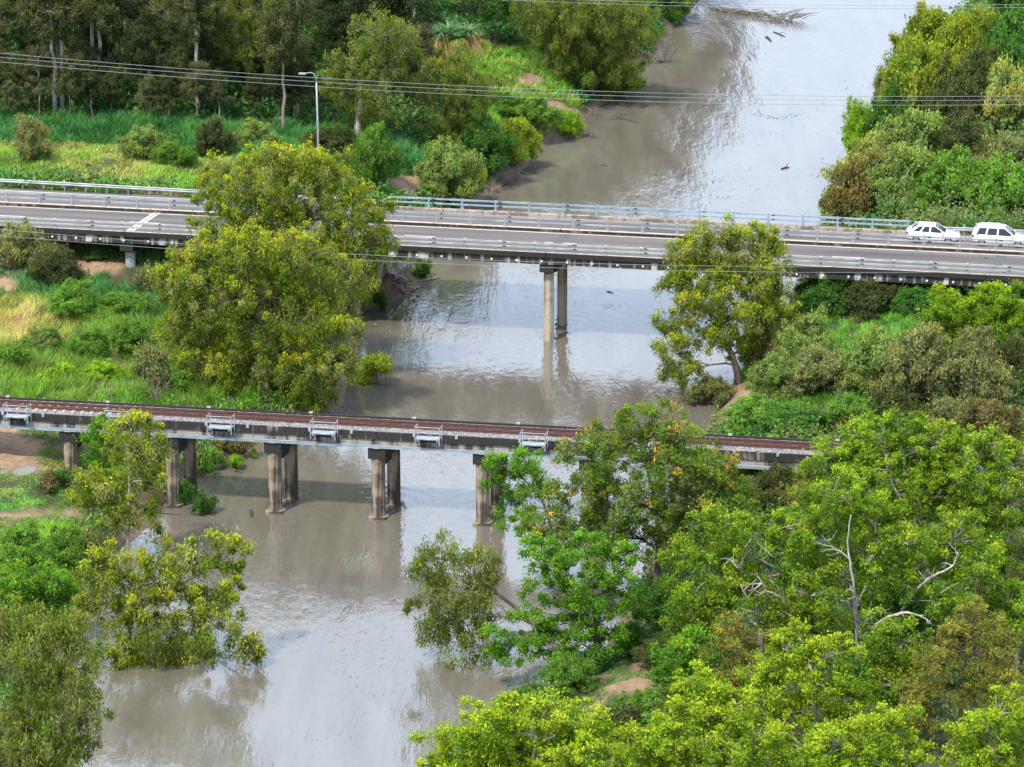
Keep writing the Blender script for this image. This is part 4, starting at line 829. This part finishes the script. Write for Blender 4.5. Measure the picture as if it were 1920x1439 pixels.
# the wood goes on upstream, past the top of the view
for k in range(46):
    if k < 14: P = unp(1000 + k * 30, R5.uniform(-120, -45), 5)
    elif k < 22: P = unp(1480 + (k - 14) * 24, R5.uniform(-175, -160), 5)
    else: P = unp(R5.uniform(-100, 1150), R5.uniform(-140, -45), 6)
    if np.interp(P[1], LY, LX) - P[0] < 1.5: P[0] = np.interp(P[1], LY, LX) - R5.uniform(2, 9)
    P[2] = max(float(height(P[0], P[1])), .3)
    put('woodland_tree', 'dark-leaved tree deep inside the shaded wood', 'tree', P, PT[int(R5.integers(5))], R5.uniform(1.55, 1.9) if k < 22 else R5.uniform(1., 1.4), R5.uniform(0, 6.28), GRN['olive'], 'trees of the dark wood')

def shrub(bx, by, w, h, c, label, group=None, cat='shrub', name='shrub', hz=None):
    P = ground_px(bx, by) if hz is None else unp(bx, by, hz); sc = proj(P)[2]; wm_, hm = 1.18 * w / sc, 1.08 * h / sc / .96
    big = wm_ > 3.0; pr = PS[int(R5.integers(2, 7))] if big else PS[int(R5.integers(0, 2))]
    rr, h0 = (2.3, 2.5) if big else (1.1, 1.2)
    s = wm_ / 2 / rr; k = np.array(GRN[c]) * R5.uniform(.88, 1.12)
    return put(name, label, cat, P, pr, (s, s, hm / h0), R5.uniform(0, 6.28), tuple(k), group, None, ('stem', 'crown'))
G = 'shrubs along the far right bank'
for a in ((1618, 424, 120, 112, 'brown', 'brown-tinged bush hanging over the water behind the far rail'), (1572, 416, 64, 58, 'lime', 'pale leafy bush at the water edge, leftmost on the far right bank'), (1700, 412, 130, 100, 'sage', 'grey-green bush behind the rail end, left of the white cars'),
          (1790, 418, 130, 96, 'green', 'green bush directly behind the white hatchback'), (1880, 424, 130, 92, 'green', 'green bush directly behind the white wagon'), (1638, 350, 120, 100, 'pale', 'pale yellowish bush above the brown-tinged bush'),
          (1722, 345, 130, 100, 'sage', 'sage bush in the middle of the far right thicket'), (1812, 345, 130, 96, 'olive', 'olive bush right of the sage bush in the far thicket'), (1890, 350, 120, 100, 'grey', 'grey bush at the right edge above the wagon'),
          (1610, 300, 70, 90, 'lime', 'light green leafy bush jutting over the river under the right-hand wires'), (1688, 275, 90, 90, 'deep', 'deep green bush below the right-hand wires'), (1735, 250, 150, 150, 'yel', 'large yellow-green bush crossed by the wires on the right'),
          (1820, 262, 140, 130, 'olive', 'broad olive bush crossed by the wires on the right'), (1893, 270, 110, 130, 'pale', 'pale leafy bush at the right edge under the wires'), (1672, 215, 60, 90, 'grey', 'sparse grey-leaved bush leaning over the river at upper right'),
          (1742, 165, 120, 110, 'yel', 'yellowish bush topping the far right bank'), (1712, 140, 50, 90, 'grey', 'thin greyish bush left of the yellowish top bush'), (1815, 168, 120, 120, 'yel', 'second yellowish bush right of the top bush'), (1885, 190, 110, 150, 'deep', 'tall dark green bush in the upper right'),
          (1900, 62, 90, 110, 'deep', 'dark green bush in the top right corner above the river'), (1850, 110, 80, 80, 'sage', 'sage bush below the top right corner bush'), (1790, 100, 70, 70, 'yel', 'small yellowish bush below the top right river bend')):
    shrub(*a, G)
G = 'shrubs on the right bank between the bridges'
for a in ((1440, 690, 90, 70, 'grey', 'grey-green bush right of the leaning trunk'), (1510, 680, 100, 80, 'sage', 'sage bush below the shadowed bridge bank'), (1460, 745, 90, 60, 'sage', 'low sage bush on the slope above the bare soil'), (1545, 745, 110, 80, 'grey', 'grey bush in the middle of the right slope'),
          (1640, 730, 110, 80, 'sage', 'soft green bush in the middle of the right slope'), (1720, 760, 130, 110, 'grey', 'greyish wispy bush below the round bright tree'), (1820, 760, 140, 110, 'grey', 'brown-grey twiggy bush below the round bright tree'), (1895, 730, 90, 90, 'olive', 'olive bush at the right edge below the round tree'),
          (1850, 845, 130, 80, 'brown', 'reddish-brown dry bush above the bright gums'), (1780, 820, 100, 70, 'grey', 'dull grey bush left of the dry reddish bush'), (1680, 790, 110, 70, 'olive', 'olive bush above the end of the railway'), (1600, 800, 90, 50, 'green', 'low green bush beside the bare soil above the track'),
          (1500, 810, 120, 50, 'deep', 'deep green creeper mound above the track'), (1420, 800, 110, 40, 'green', 'low green mound between soil and track'), (1560, 585, 120, 60, 'deep', 'dark bush in the shade under the road bridge'), (1640, 590, 110, 56, 'olive', 'brownish bush in the shade under the road bridge'),
          (1720, 590, 90, 46, 'deep', 'small dark bush in the shade left of the round tree'), (1530, 570, 50, 40, 'lime', 'bright leafy tuft where the shaded bank meets the river'), (1470, 960, 84, 66, 'brown', 'orange-brown shrub below the railway girder end'), (1500, 940, 70, 50, 'yel', 'yellowish shrub touching the railway girder end'), (1330, 760, 70, 50, 'grey', 'thin grey bush drooping to the water by the leaning tree')):
    shrub(*a, G)
G = 'shrubs on the far left bank'
for a in ((835, 372, 100, 78, 'sage', 'sage bush just behind the start of the far rail'), (875, 362, 60, 60, 'yel', 'yellowish bush at the waterside behind the far rail'), (703, 345, 70, 80, 'green', 'blue-green sapling between big tree and soil patch'), (968, 308, 76, 62, 'yel', 'round bright yellow-green bush at the far bank tip'),
          (905, 320, 90, 70, 'deep', 'deep green bush left of the round yellow-green bush'), (880, 285, 80, 60, 'deep', 'dark bush below the brownish-leaved tree'), (960, 215, 70, 40, 'green', 'low green bush on the sandy far bank'), (1065, 245, 50, 40, 'lime', 'lime tuft on the grassy spit in the far river'), (1000, 240, 80, 44, 'green', 'green bush on the slope above the grassy spit'),
          (60, 300, 70, 66, 'grey', 'grey-green bush on the verge near the left edge'), (282, 298, 80, 62, 'sage', 'fluffy sage bush in the middle of the verge'), (400, 292, 60, 50, 'olive', 'tall olive tuft on the verge right of the sage bush'), (330, 310, 60, 40, 'green', 'low green bush on the verge'), (480, 275, 70, 44, 'sage', 'sage tuft at the wood edge behind the yellow-tipped tree'), (620, 285, 90, 44, 'olive', 'olive tuft at the foot of the wood right of the lamp'),
          (1150, 175, 90, 60, 'green', 'green bush under the rounded tree at the far waterside'), (1260, 40, 70, 60, 'green', 'green bush at the far waterside near the top edge')):
    shrub(*a, G)
G = 'shrubs near the left bank between the bridges'
for a in ((52, 498, 96, 84, 'grey', 'grey-green bush reaching up to the road bridge at left'), (105, 528, 84, 56, 'olive', 'olive bush under the road bridge at left'), (186, 484, 56, 28, 'deep', 'dark rounded bush left of the painted bridge pier'), (262, 470, 36, 26, 'lime', 'small bright bush between the two pier columns'), (288, 548, 50, 44, 'grey', 'grey bush right of the painted bridge pier'),
          (140, 590, 90, 50, 'green', 'dark green tussock bush below the olive bush'), (222, 592, 90, 40, 'green', 'long-leaved green bush below the painted pier'), (285, 735, 60, 70, 'grey', 'small bare-stemmed bush by the railway'), (705, 722, 56, 46, 'yel', 'small yellow-green bush standing in the water by the left bank'), (790, 522, 34, 36, 'deep', 'dark green bush at the water edge under the road bridge'), (708, 578, 30, 26, 'deep', 'small dark bush at the foot of the eroded bank')):
    shrub(*a, G)
for k_, (bx_, by_, w_, h_, c_) in enumerate(((28, 690, 60, 34, 'green'), (82, 650, 70, 40, 'sage'), (118, 715, 60, 34, 'lime'), (165, 660, 64, 34, 'green'), (205, 712, 70, 36, 'lime'), (238, 655, 70, 40, 'green'), (272, 690, 50, 30, 'sage'), (322, 735, 60, 34, 'green'))):
    shrub(bx_, by_, w_, h_, c_, 'low weedy clump in the bright meadow, %s from the left' % ORD[k_], 'weedy clumps in the meadow')
G = 'small plants at the railway piers'
for a in ((380, 966, 40, 40, 'deep', 'dark green sapling standing in the water between two railway piers'), (352, 945, 34, 44, 'deep', 'dark green bush hugging the first river pier'), (442, 880, 26, 22, 'lime', 'green tuft in the muddy shallows behind the railway'), (475, 858, 16, 16, 'green', 'tiny green tuft farther out in the shallows behind the railway'), (395, 880, 60, 40, 'green', 'grassy green bush on the bank seen under the railway'), (430, 850, 60, 36, 'brown', 'brown dry bush on the bank seen under the railway'), (120, 912, 40, 24, 'deep', 'blue-green bush at the foot of the leftmost pier'), (92, 915, 44, 34, 'brown', 'straw-coloured clump beside the dirt track')):
    shrub(*a, G)
G = 'undergrowth shrubs below the bright gums'
for a in ((1250, 1180, 90, 70, 'deep', 'deep green bush under the feathery tree'), (1180, 1230, 70, 50, 'deep', 'dark bush beside the vivid green tree trunk'), (1290, 1290, 100, 60, 'green', 'green bush beside the bare red soil'), (1160, 1370, 100, 50, 'olive', 'olive bush below the bare red soil'), (1062, 1296, 80, 50, 'green', 'green bush at the near waterside under the weeping tree'), (1000, 1330, 80, 40, 'deep', 'dark bush at the waterside above the lime-green treetop'), (1115, 1262, 60, 40, 'deep', 'dark bush at the foot of the vivid green tree'), (1215, 1345, 90, 46, 'green', 'green bush right below the bare red soil'), (1235, 1250, 80, 44, 'olive', 'olive bush above the bare red soil'), (1700, 1200, 120, 90, 'deep', 'dark bush in the gap right of the low white fork'), (1660, 1300, 110, 80, 'deep', 'dark bush in the hollow between lime and olive trees'),
          (1880, 1180, 100, 90, 'olive', 'brownish bush at the right edge beside the olive-gold tree'), (1750, 1160, 90, 60, 'green', 'green bush under the right white limb'), (1420, 900, 80, 60, 'yel', 'yellowish shrub right of the feathery tree'), (1450, 960, 90, 70, 'olive', 'olive shrub below the yellowish shrub'), (1300, 1200, 90, 70, 'green', 'green bush left of the thin olive-brown tree'),
          (120, 1060, 90, 56, 'green', 'grassy green bush on the near left slope'), (40, 1060, 100, 60, 'green', 'bright bushy mound on the near left slope'), (175, 1060, 60, 60, 'grey', 'grey twiggy bush below the slim tree'), (110, 1130, 60, 50, 'deep', 'blue-green tussock above the eroded near bank')):
    shrub(*a, G)

# ---- screw palm
def strap(P, d, l, w, droop, n=4):
    d = nrm(np.array(d)); side = nrm(np.cross(d, [0, 0, 1.0]) + 1e-6); out = []
    for t in np.linspace(0, 1, n):
        q = P + d * l * t + np.array([0, 0, -droop * l * t * t]); ww = w * (1 - t) ** .6 + .005; out += [q - side * ww / 2, q + side * ww / 2]
    return out
B = ground_px(848, 196); pd = empty('screw_palm', B); tag(pd, 'spiky screw palm with blue-green strap leaves above brown skirt', 'palm')
ztp = at_y(845, 62, B[1])[2] - B[2]
tk = MB().tube([(0, 0, -.3), (.1, 0, ztp * .5), (0, 0, ztp * .8)], [.22, .18, .14], 8)
heads = [(0, 0, ztp), (1.3, .2, ztp - .1), (-1.1, .1, ztp - .2), (.5, -.9, ztp - .4), (-.4, .8, ztp + .1), (1.9, -.4, ztp + .25)]
for hd in heads: tk.tube([(0, 0, ztp * .6), (hd[0] * .6, hd[1] * .6, ztp * .75), hd], [.14, .11, .09], 6)
tk.obj('trunk', M['bark_grey'], pd, smooth=True)
for nm, num, cols_, up0, up1, dr in (('crown', 70, [(.075, .15, .065), (.055, .12, .05), (.11, .18, .08)], .1, 1.0, .45), ('dead_leaves', 40, [(.26, .16, .08), (.18, .11, .06)], -.6, -.1, 1.0)):
    VV, FF, CC = [], [], []
    for hd in heads:
        for k in range(num):
            a = R5.uniform(0, 6.28); d = np.array([math.cos(a), math.sin(a), R5.uniform(up0, up1) * 1.3]); n0 = len(VV)
            VV += strap(np.array(hd), d, R5.uniform(1.7, 2.5), .15, dr * R5.uniform(.5, 1.2))
            c = np.array(cols_[int(R5.integers(len(cols_)))]) * R5.uniform(.7, 1.2)
            for j in range(3): FF.append((n0 + 2 * j, n0 + 2 * j + 1, n0 + 2 * j + 3, n0 + 2 * j + 2)); CC.append(c)
    link(nm, np_mesh(nm, np.array(VV), np.array(FF), M['leaf'], np.array(CC)), pd)

# ---- dead wood and driftwood
def bare(name, label, cat, P, h, spread, n, mat, up=1.0, seed=1, r0=.07, group=None, flat=False):
    R = np.random.default_rng(seed); mb = MB()
    for i in range(n):
        a = R.uniform(0, 6.28); L = h * R.uniform(.5, 1.0); d = np.array([math.cos(a) * spread, math.sin(a) * spread, up * R.uniform(.4, 1.2)]); d = d / np.linalg.norm(d)
        p0 = np.array([R.normal() * .15, R.normal() * .15, -.15]); pts = [p0]
        for k in range(5): d = nrm(d + R.normal(size=3) * .22); pts.append(pts[-1] + d * L / 5)
        mb.tube(pts, np.linspace(r0 * R.uniform(.5, 1), .012, 6), 5)
        for b in range(4):
            j = int(R.integers(1, 5)); d2 = nrm(d + R.normal(size=3) * .7); q = [pts[j]]
            for k in range(3): d2 = nrm(d2 + R.normal(size=3) * .25); q.append(q[-1] + d2 * L * .14)
            mb.tube(q, [.025, .018, .012, .007], 4)
    o = mb.obj(name, M[mat], None, P); tag(o, label, cat, group); return o
bare('dead_tree', 'dead branching shrub standing in the far shallows', 'dead tree', unp(1240, 118, 0), 3.6, .9, 16, 'bark_grey', 1.0, 3, .10)
bare('dead_twigs', 'row of thin brown stems poking from the far shallows', 'dead twigs', unp(1205, 200, 0), 1.6, .9, 18, 'bark_grey', 1.4, 5, .04)
bare('dead_twigs', 'single bare sapling in the far water right of brown stems', 'dead twigs', unp(1250, 195, 0), 2.4, .12, 2, 'wood_wet', 1.6, 6, .05)
bare('dead_twigs', 'bare grey twigs beside the grassy spit', 'dead twigs', unp(1105, 258, 0), 1.8, .8, 10, 'bark_grey', 1.0, 7, .035)
bare('brushwood', 'heap of dry grey brush at the far waterside behind the rail', 'brushwood', ground_px(955, 345), 2.6, 1.3, 46, 'bark_grey', .6, 8, .035)
bare('brushwood', 'dry brown brush between the grey heap and the far rail', 'brushwood', ground_px(915, 352), 2.0, 1.3, 26, 'bark_brown', .5, 9, .03)
bare('dead_sapling', 'thin dead sapling with dark stem on the right slope', 'dead tree', ground_px(1605, 668), 4.4, .12, 2, 'bark_dark', 1.8, 10, .06)
bare('bare_shrub', 'leafless dark shrub before the right end of the road bridge', 'dead shrub', ground_px(1895, 605), 4.6, .5, 7, 'bark_dark', 1.2, 11, .05)
bare('bare_shrub', 'leafless shrub left of the dark one before the bridge end', 'dead shrub', ground_px(1835, 592), 4.0, .4, 5, 'bark_dark', 1.2, 12, .04)
bare('dead_twigs', 'bare twigs at the bank left of the shaded bush', 'dead twigs', ground_px(1495, 545), 2.2, .6, 7, 'bark_dark', 1.0, 13, .03)
bare('dead_sapling', 'leafless branching sapling by the railway on the grassy bank', 'dead tree', ground_px(290, 752), 2.8, .55, 8, 'bark_grey', 1.1, 14, .05)
def raft():
    R = np.random.default_rng(21); mb = MB(); A, Bq = unp(1325, 18, 0), unp(1475, 38, 0)
    for i in range(150):
        t = R.random() ** .7; c = A + (Bq - A) * t + np.array([R.normal() * .4, R.normal() * (.3 + 1.3 * t), R.uniform(0, .25 + .5 * t)]); a = math.atan2(Bq[1] - A[1], Bq[0] - A[0]) + R.normal() * .6
        L = R.uniform(.5, 2.2); d = np.array([math.cos(a), math.sin(a), R.normal() * .15]) * L / 2
        mb.tube([c - d - A, c + R.normal(size=3) * .05 - A, c + d - A], [.03, R.uniform(.03, .07), .015], 5)
    for i in range(26):
        c = Bq + np.array([R.normal() * .8, R.normal() * .8, .2]); a = R.uniform(-.9, .9); L = R.uniform(1.5, 3.2)
        mb.tube([c - A, c + np.array([math.cos(a) * L * .5, math.sin(a) * L * .5, L * .25]) - A, c + np.array([math.cos(a) * L, math.sin(a) * L, L * .3]) - A], [.05, .03, .01], 4)
    o = mb.obj('driftwood_raft', M['bark_grey'], None, A); tag(o, 'long raft of tangled brown driftwood across the far river', 'driftwood')
raft()
def log(px0, px1, r, label, mat='wood_wet', z=.04, bend=.15, fork=False):
    a, b = unp(*px0, z), unp(*px1, z); mb = MB(); m = (a + b) / 2 + np.array([0, bend, .02]); mb.tube(np.array([a, m, b]) - a, [r, r * .9, r * .5], 7)
    if fork: mb.tube(np.array([m, m + (b - a) * .25 + np.array([.15, .2, .35])]) - a, [r * .6, r * .3], 6)
    o = mb.obj('floating_branch', M[mat], None, a); tag(o, label, 'branch', 'branches adrift on the river')
log((1437, 70), (1446, 78), .16, 'dark curved log end adrift below the driftwood raft', bend=.6)
log((1450, 60), (1472, 69), .07, 'thin dark branch adrift right of the curved log end', fork=True)
log((1465, 317), (1480, 314), .09, 'forked dark branch adrift on bright water before the far rail', fork=True)
log((787, 528), (826, 521), .10, 'grey branch lying at the water edge under the road bridge', 'bark_grey', bend=-.15)
log((1127, 310), (1140, 312), .09, 'small dark branch on brown water above the far rail')
log((1195, 153), (1216, 155), .10, 'dark log near the far left bank')
log((1160, 222), (1196, 231), .06, 'thin dark branch below the brown stems', fork=True)
log((1138, 547), (1150, 550), .05, 'tiny branch on blue water right of the bridge columns')
log((470, 958), (472, 970), .13, 'dark stump end floating before the second river pier', bend=.05)
log((828, 1242), (836, 1246), .04, 'short dark twig adrift left of the weeping tree')
log((280, 962), (340, 966), .03, 'thin stick in the shallows at the first river pier', bend=.1)
log((398, 882), (404, 884), .08, 'little dark branch in the shallows seen under the railway')
log((440, 884), (452, 886), .06, 'second little branch in the shallows seen under the railway', fork=True)

# ---- rubble below the far abutment, floating litter: too many and small to count
RR = np.random.default_rng(77); rb2 = MB()
for i in range(190):
    u_ = RR.random(); P = ground_px(716 + 62 * u_ + RR.normal() * 7, 512 + 34 * u_ + RR.normal() * 7)
    s_ = RR.uniform(.05, .22); a = RR.uniform(0, 6.28)
    pts = [(P[0] + s_ * math.cos(a + k * 1.26) * RR.uniform(.6, 1.2), P[1] + s_ * math.sin(a + k * 1.26) * RR.uniform(.6, 1.2)) for k in range(5)]
    rb2.prism(pts, P[2] - .1, P[2] + s_ * RR.uniform(.3, .8))
tag(rb2.obj('rubble', mat_plain('broken_stone', (.24, .19, .15), .9, 0, .6, 1.1)), 'broken stone rubble on the eroded bank below the bridge', 'rubble', kind='stuff')
VV, FF = [], []
def chips(path, n, wx, size):
    P = np.array([unp(x, y, 0)[:2] for x, y in path]); u = np.linspace(0, 1, len(P))
    for i in range(n):
        t = RR.random(); c = np.array([np.interp(t, u, P[:, 0]), np.interp(t, u, P[:, 1])]) + RR.normal(size=2) * wx * (.4 + .6 * RR.random()); L = size * RR.uniform(.4, 1.6); w = L * RR.uniform(.15, .45); a = RR.normal() * .8 + .4
        d = np.array([math.cos(a), math.sin(a)]) * L / 2; e = np.array([-math.sin(a), math.cos(a)]) * w / 2; n0 = len(VV); z = .055
        for q in (c - d, c + e * RR.uniform(.5, 1), c + d, c - e * RR.uniform(.5, 1)): VV.append((q[0], q[1], z + RR.uniform(-.01, .02)))
        FF.append((n0, n0 + 1, n0 + 2, n0 + 3))
for path, n, wx, sz in (([(560, 960), (540, 1010), (520, 1080), (490, 1150), (500, 1220)], 110, .8, .13), ([(640, 1250), (665, 1290), (720, 1310), (745, 1290)], 70, .8, .13), ([(700, 1130), (690, 1160), (715, 1200)], 60, .8, .12), ([(560, 1400), (590, 1390), (640, 1370), (700, 1330)], 60, 1.0, .13), ([(1110, 215), (1150, 225), (1165, 215)], 60, .5, .35), ([(1420, 215), (1460, 222), (1500, 215)], 60, .6, .3),
                       ([(980, 590), (1080, 570), (1200, 580)], 60, 1.2, .2), ([(1100, 720), (1160, 760), (1240, 740)], 60, 1., .2), ([(980, 310), (960, 345)], 40, .7, .3), ([(1040, 260), (1400, 100)], 60, 5, .3), ([(960, 330), (1500, 120)], 70, 6, .3), ([(700, 1000), (780, 1300)], 60, 2.5, .16), ([(1000, 780), (820, 740)], 40, 1.5, .2), ([(1330, 300), (1700, 150)], 70, 5, .3), ([(1420, 330), (1300, 390)], 40, 4, .3), ([(560, 850), (600, 880)], 30, .6, .2)):
    chips(path, n, wx, sz)
tag(link('floating_debris', np_mesh('floating_debris', np.array(VV), np.array(FF), M['wood_wet'])), 'dark leaf litter and twigs drifting in lines on the river', 'debris', kind='stuff')

# ---- grass and ground cover
def soil_at(x, y, px, py):
    s = np.zeros(len(x))
    nz_ = (fbm(x * .8, y * .8, 3) - .5) * 1.4
    for (cx, cy, rx, ry) in SOIL: s = np.maximum(s, sstep(1.5, .6, ((px - cx) / rx) ** 2 + ((py - cy) / ry) ** 2 + nz_))
    a, b = river_d(x, y); return np.maximum(s, sstep(.9, .1, np.maximum(a, b)))
REG = [  # name, outline on the ground as seen, blades a square metre at 200 m, height, width, colours, clumpiness
 ('verge_grass', [(-90, 262), (150, 268), (370, 292), (520, 300), (680, 318), (690, 362), (370, 356), (-90, 330)], 44, .42, .06, [(.10, .19, .025), (.14, .22, .035), (.17, .22, .045), (.20, .20, .06)], .5),
 ('tall_grass', [(-90, 208), (300, 222), (700, 245), (840, 300), (905, 335), (885, 370), (690, 318), (520, 300), (370, 292), (150, 268), (-90, 262)], 44, .95, .075, [(.025, .085, .025), (.035, .11, .03), (.045, .12, .025)], .6),
 ('bank_grass', [(880, 80), (1000, 90), (1085, 185), (1110, 262), (960, 290), (895, 250)], 34, .7, .09, [(.09, .21, .02), (.06, .15, .025), (.16, .19, .04)], .6),
 ('straw_grass', [(-90, 565), (60, 555), (150, 590), (125, 640), (-90, 662)], 52, .75, .045, [(.30, .25, .10), (.20, .21, .06), (.13, .18, .03), (.26, .24, .08)], .6),
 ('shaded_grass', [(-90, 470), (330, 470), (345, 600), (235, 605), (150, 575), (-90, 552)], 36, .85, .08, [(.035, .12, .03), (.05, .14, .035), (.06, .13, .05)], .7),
 ('meadow_grass', [(-90, 552), (150, 575), (235, 605), (430, 600), (480, 770), (-90, 770)], 66, .72, .055, [(.06, .135, .018), (.09, .175, .018), (.13, .18, .028), (.04, .10, .022), (.12, .14, .04), (.07, .15, .022)], .95),
 ('short_grass', [(-90, 880), (150, 880), (165, 985), (-90, 985)], 90, .20, .06, [(.05, .18, .025), (.08, .21, .03), (.16, .19, .05)], .3),
 ('slope_grass', [(-90, 978), (150, 988), (170, 1075), (-90, 1095)], 60, .6, .055, [(.11, .24, .015), (.15, .27, .02), (.08, .18, .02)], .7),
 ('track_side_grass', [(-90, 790), (320, 810), (320, 900), (-90, 880)], 40, .35, .07, [(.07, .15, .025), (.12, .16, .04), (.17, .13, .06)], .5),
 ('right_bank_grass', [(1480, 570), (1700, 575), (1760, 680), (1660, 770), (1500, 780), (1400, 790), (1390, 700)], 54, .6, .065, [(.07, .17, .025), (.10, .20, .02), (.05, .13, .03)], .7),
 ('low_bank_grass', [(1040, 1200), (1300, 1150), (1340, 1330), (1050, 1345)], 40, .25, .08, [(.035, .11, .015), (.05, .14, .02)], .4),
]
RG = np.random.default_rng(909)
NS = 1000000
yy = 165 + 255 * RG.random(NS) ** .85; xx = RG.uniform(-1, 1, NS) * (yy * .172 + 5)
zz = height(xx, yy); pxx, pyy, _ = proj(np.stack([xx, yy, zz], -1))
keep = (zz > .05) & (pxx > -70) & (pxx < 1990) & (pyy > -60) & (pyy < 1540)
s_r = (xx - RO[0]) * RU[0] + (yy - RO[1]) * RU[1]; t_r = (xx - RO[0]) * RV[0] + (yy - RO[1]) * RV[1]
keep &= ~((t_r > -.2) & (t_r < 13.6) & ((t_r > 7.4) | (zz > 6.0)))
s_t = (xx - TO[0]) * TU[0] + (yy - TO[1]) * TU[1]; t_t = (xx - TO[0]) * TV[0] + (yy - TO[1]) * TV[1]
keep &= ~((t_t > -.6) & (t_t < 3.7) & (s_t > 22))
for sp_ in (-33.6,): keep &= ~((abs(s_r - sp_ - .1) < 1.3) & (t_r > -3.2) & (t_r < 2.0))
so = soil_at(xx, yy, pxx, pyy); keep &= RG.random(NS) > so * 1.05
xx, yy, zz, pxx, pyy = (q[keep] for q in (xx, yy, zz, pxx, pyy))
done = np.zeros(len(xx), bool)
def blades(name, I, hgt, wid, cols_, clump, label, leafy=False):
    n = len(I)
    if n < 10: return
    x, y, z = xx[I], yy[I], zz[I]; far = y / 215.0
    cn = fbm(x * .55, y * .55, 40); cn2 = vnoise(x * 1.6, y * 1.6, 44)
    hm = hgt * (1 - clump + 2 * clump * sstep(.25, .75, cn * .6 + cn2 * .4)) * RG.uniform(.6, 1.25, n)
    P = np.stack([x, y, z - .04], -1); a = RG.uniform(0, 6.28, n); lean = RG.uniform(.15, .75, n)
    la = fbm(x * .4, y * .4, 50) * 12 + RG.normal(size=n) * .9
    d = nrm(np.stack([np.cos(la) * lean, np.sin(la) * lean, np.ones(n)], -1)); w = (wid * far * RG.uniform(.7, 1.4, n))[:, None]
    sd = np.stack([np.cos(a), np.sin(a), np.zeros(n)], -1)
    if leafy:
        P = P + np.stack([np.zeros(n), np.zeros(n), hm * RG.random(n) ** .5], -1)
        ax = nrm(RG.normal(size=(n, 3)) + np.array([0, 0, .1])); nn = nrm(RG.normal(size=(n, 3)) * .6 + np.array([0, 0, 1.])); sd = nrm(np.cross(ax, nn)); L = (wid * 1.7 * far * RG.uniform(.7, 1.4, n))[:, None]
        V4 = np.stack([P - ax * L * .4 + sd * w * .6, P + ax * L * .6, P - ax * L * .4 - sd * w * .6], 1)
    else:
        L = hm[:, None]; mid = P + d * L * .5; tip = P + d * L * .95 + np.stack([np.cos(la), np.sin(la), -.4 * np.ones(n)], -1) * L * .22
        V4 = np.stack([P + sd * w / 2, tip, P - sd * w / 2], 1)
    ci = np.clip((fbm(x * .3, y * .3, 60) - .25) * 2 * len(cols_) + RG.normal(size=n) * .8, 0, len(cols_) - .01).astype(int)
    C = np.array(cols_)[ci] * np.exp(RG.normal(size=(n, 1)) * .22) * (.8 + .4 * cn2[:, None])
    o = link(name, np_mesh(name, V4.reshape(-1, 3), np.arange(n * 3).reshape(n, 3), M['grass'], C)); tag(o, label, 'undergrowth' if leafy else 'grass', kind='stuff')
LBL = {'verge_grass': 'light green verge grass behind the guard rail', 'tall_grass': 'tall dark green grass along the wood edge', 'bank_grass': 'fresh green grass on the far left bank', 'straw_grass': 'dry straw-coloured grass tussocks at the left edge', 'shaded_grass': 'deep green long grass below the road bridge', 'meadow_grass': 'bright green meadow grass between the bridges', 'short_grass': 'short patchy turf beside the dirt track', 'slope_grass': 'bright long grass on the near left slope', 'track_side_grass': 'weedy grass under the left end of the railway', 'right_bank_grass': 'long green grass on the right bank between the bridges', 'low_bank_grass': 'low green ground cover on the near right bank'}
base_d = len(xx)
for (nm, poly, dens, hg, wd, cols_, cl) in REG:
    I = np.where(pip(pxx, pyy, poly) & ~done)[0]; done[I] = True
    reps = dens / 22.0
    if reps < 1: I = I[RG.random(len(I)) < reps]
    elif reps > 1.05:
        extra = RG.choice(I, int(len(I) * (reps - 1))); n0 = len(xx)
        ex = xx[extra] + RG.normal(size=len(extra)) * .2; ey = yy[extra] + RG.normal(size=len(extra)) * .2; ez = height(ex, ey); ok = ez > .05
        xx = np.concatenate([xx, ex[ok]]); yy = np.concatenate([yy, ey[ok]]); zz = np.concatenate([zz, ez[ok]]); pxx = np.concatenate([pxx, pxx[extra][ok]]); pyy = np.concatenate([pyy, pyy[extra][ok]]); done = np.concatenate([done, np.ones(ok.sum(), bool)])
        I = np.concatenate([I, np.arange(n0, len(xx))])
    blades(nm, I, hg, wd, cols_, cl, LBL[nm])
rest = np.where(~done)[0]; lft = xx[rest] < np.interp(yy[rest], LY, LX) + .5
fl = rest[lft & (yy[rest] > 280)]; fl = fl[RG.random(len(fl)) < .55]
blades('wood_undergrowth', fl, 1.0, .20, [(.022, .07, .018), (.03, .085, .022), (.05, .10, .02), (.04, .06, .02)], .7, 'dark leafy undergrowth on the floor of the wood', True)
nl_ = rest[lft & (yy[rest] <= 280)]; blades('bank_undergrowth', nl_, .7, .13, [(.06, .15, .02), (.045, .11, .022), (.10, .16, .03)], .7, 'leafy weeds along the near left bank', True)
fr_ = rest[~lft & (yy[rest] > 262)]; blades('far_thicket', fr_, 1.9, .15, [(.05, .10, .03), (.035, .085, .02), (.09, .12, .03), (.08, .08, .035)], .7, 'leafy thicket floor on the far right bank', True)
nr_ = rest[~lft & (yy[rest] <= 262)]; blades('gum_undergrowth', nr_, 1.2, .14, [(.045, .11, .018), (.035, .08, .018), (.07, .13, .02), (.08, .075, .03)], .7, 'leafy undergrowth on the right bank below the gums', True)
print('TRIS', sum(len(m.loops) - 2 * len(m.polygons) for m in bpy.data.meshes))
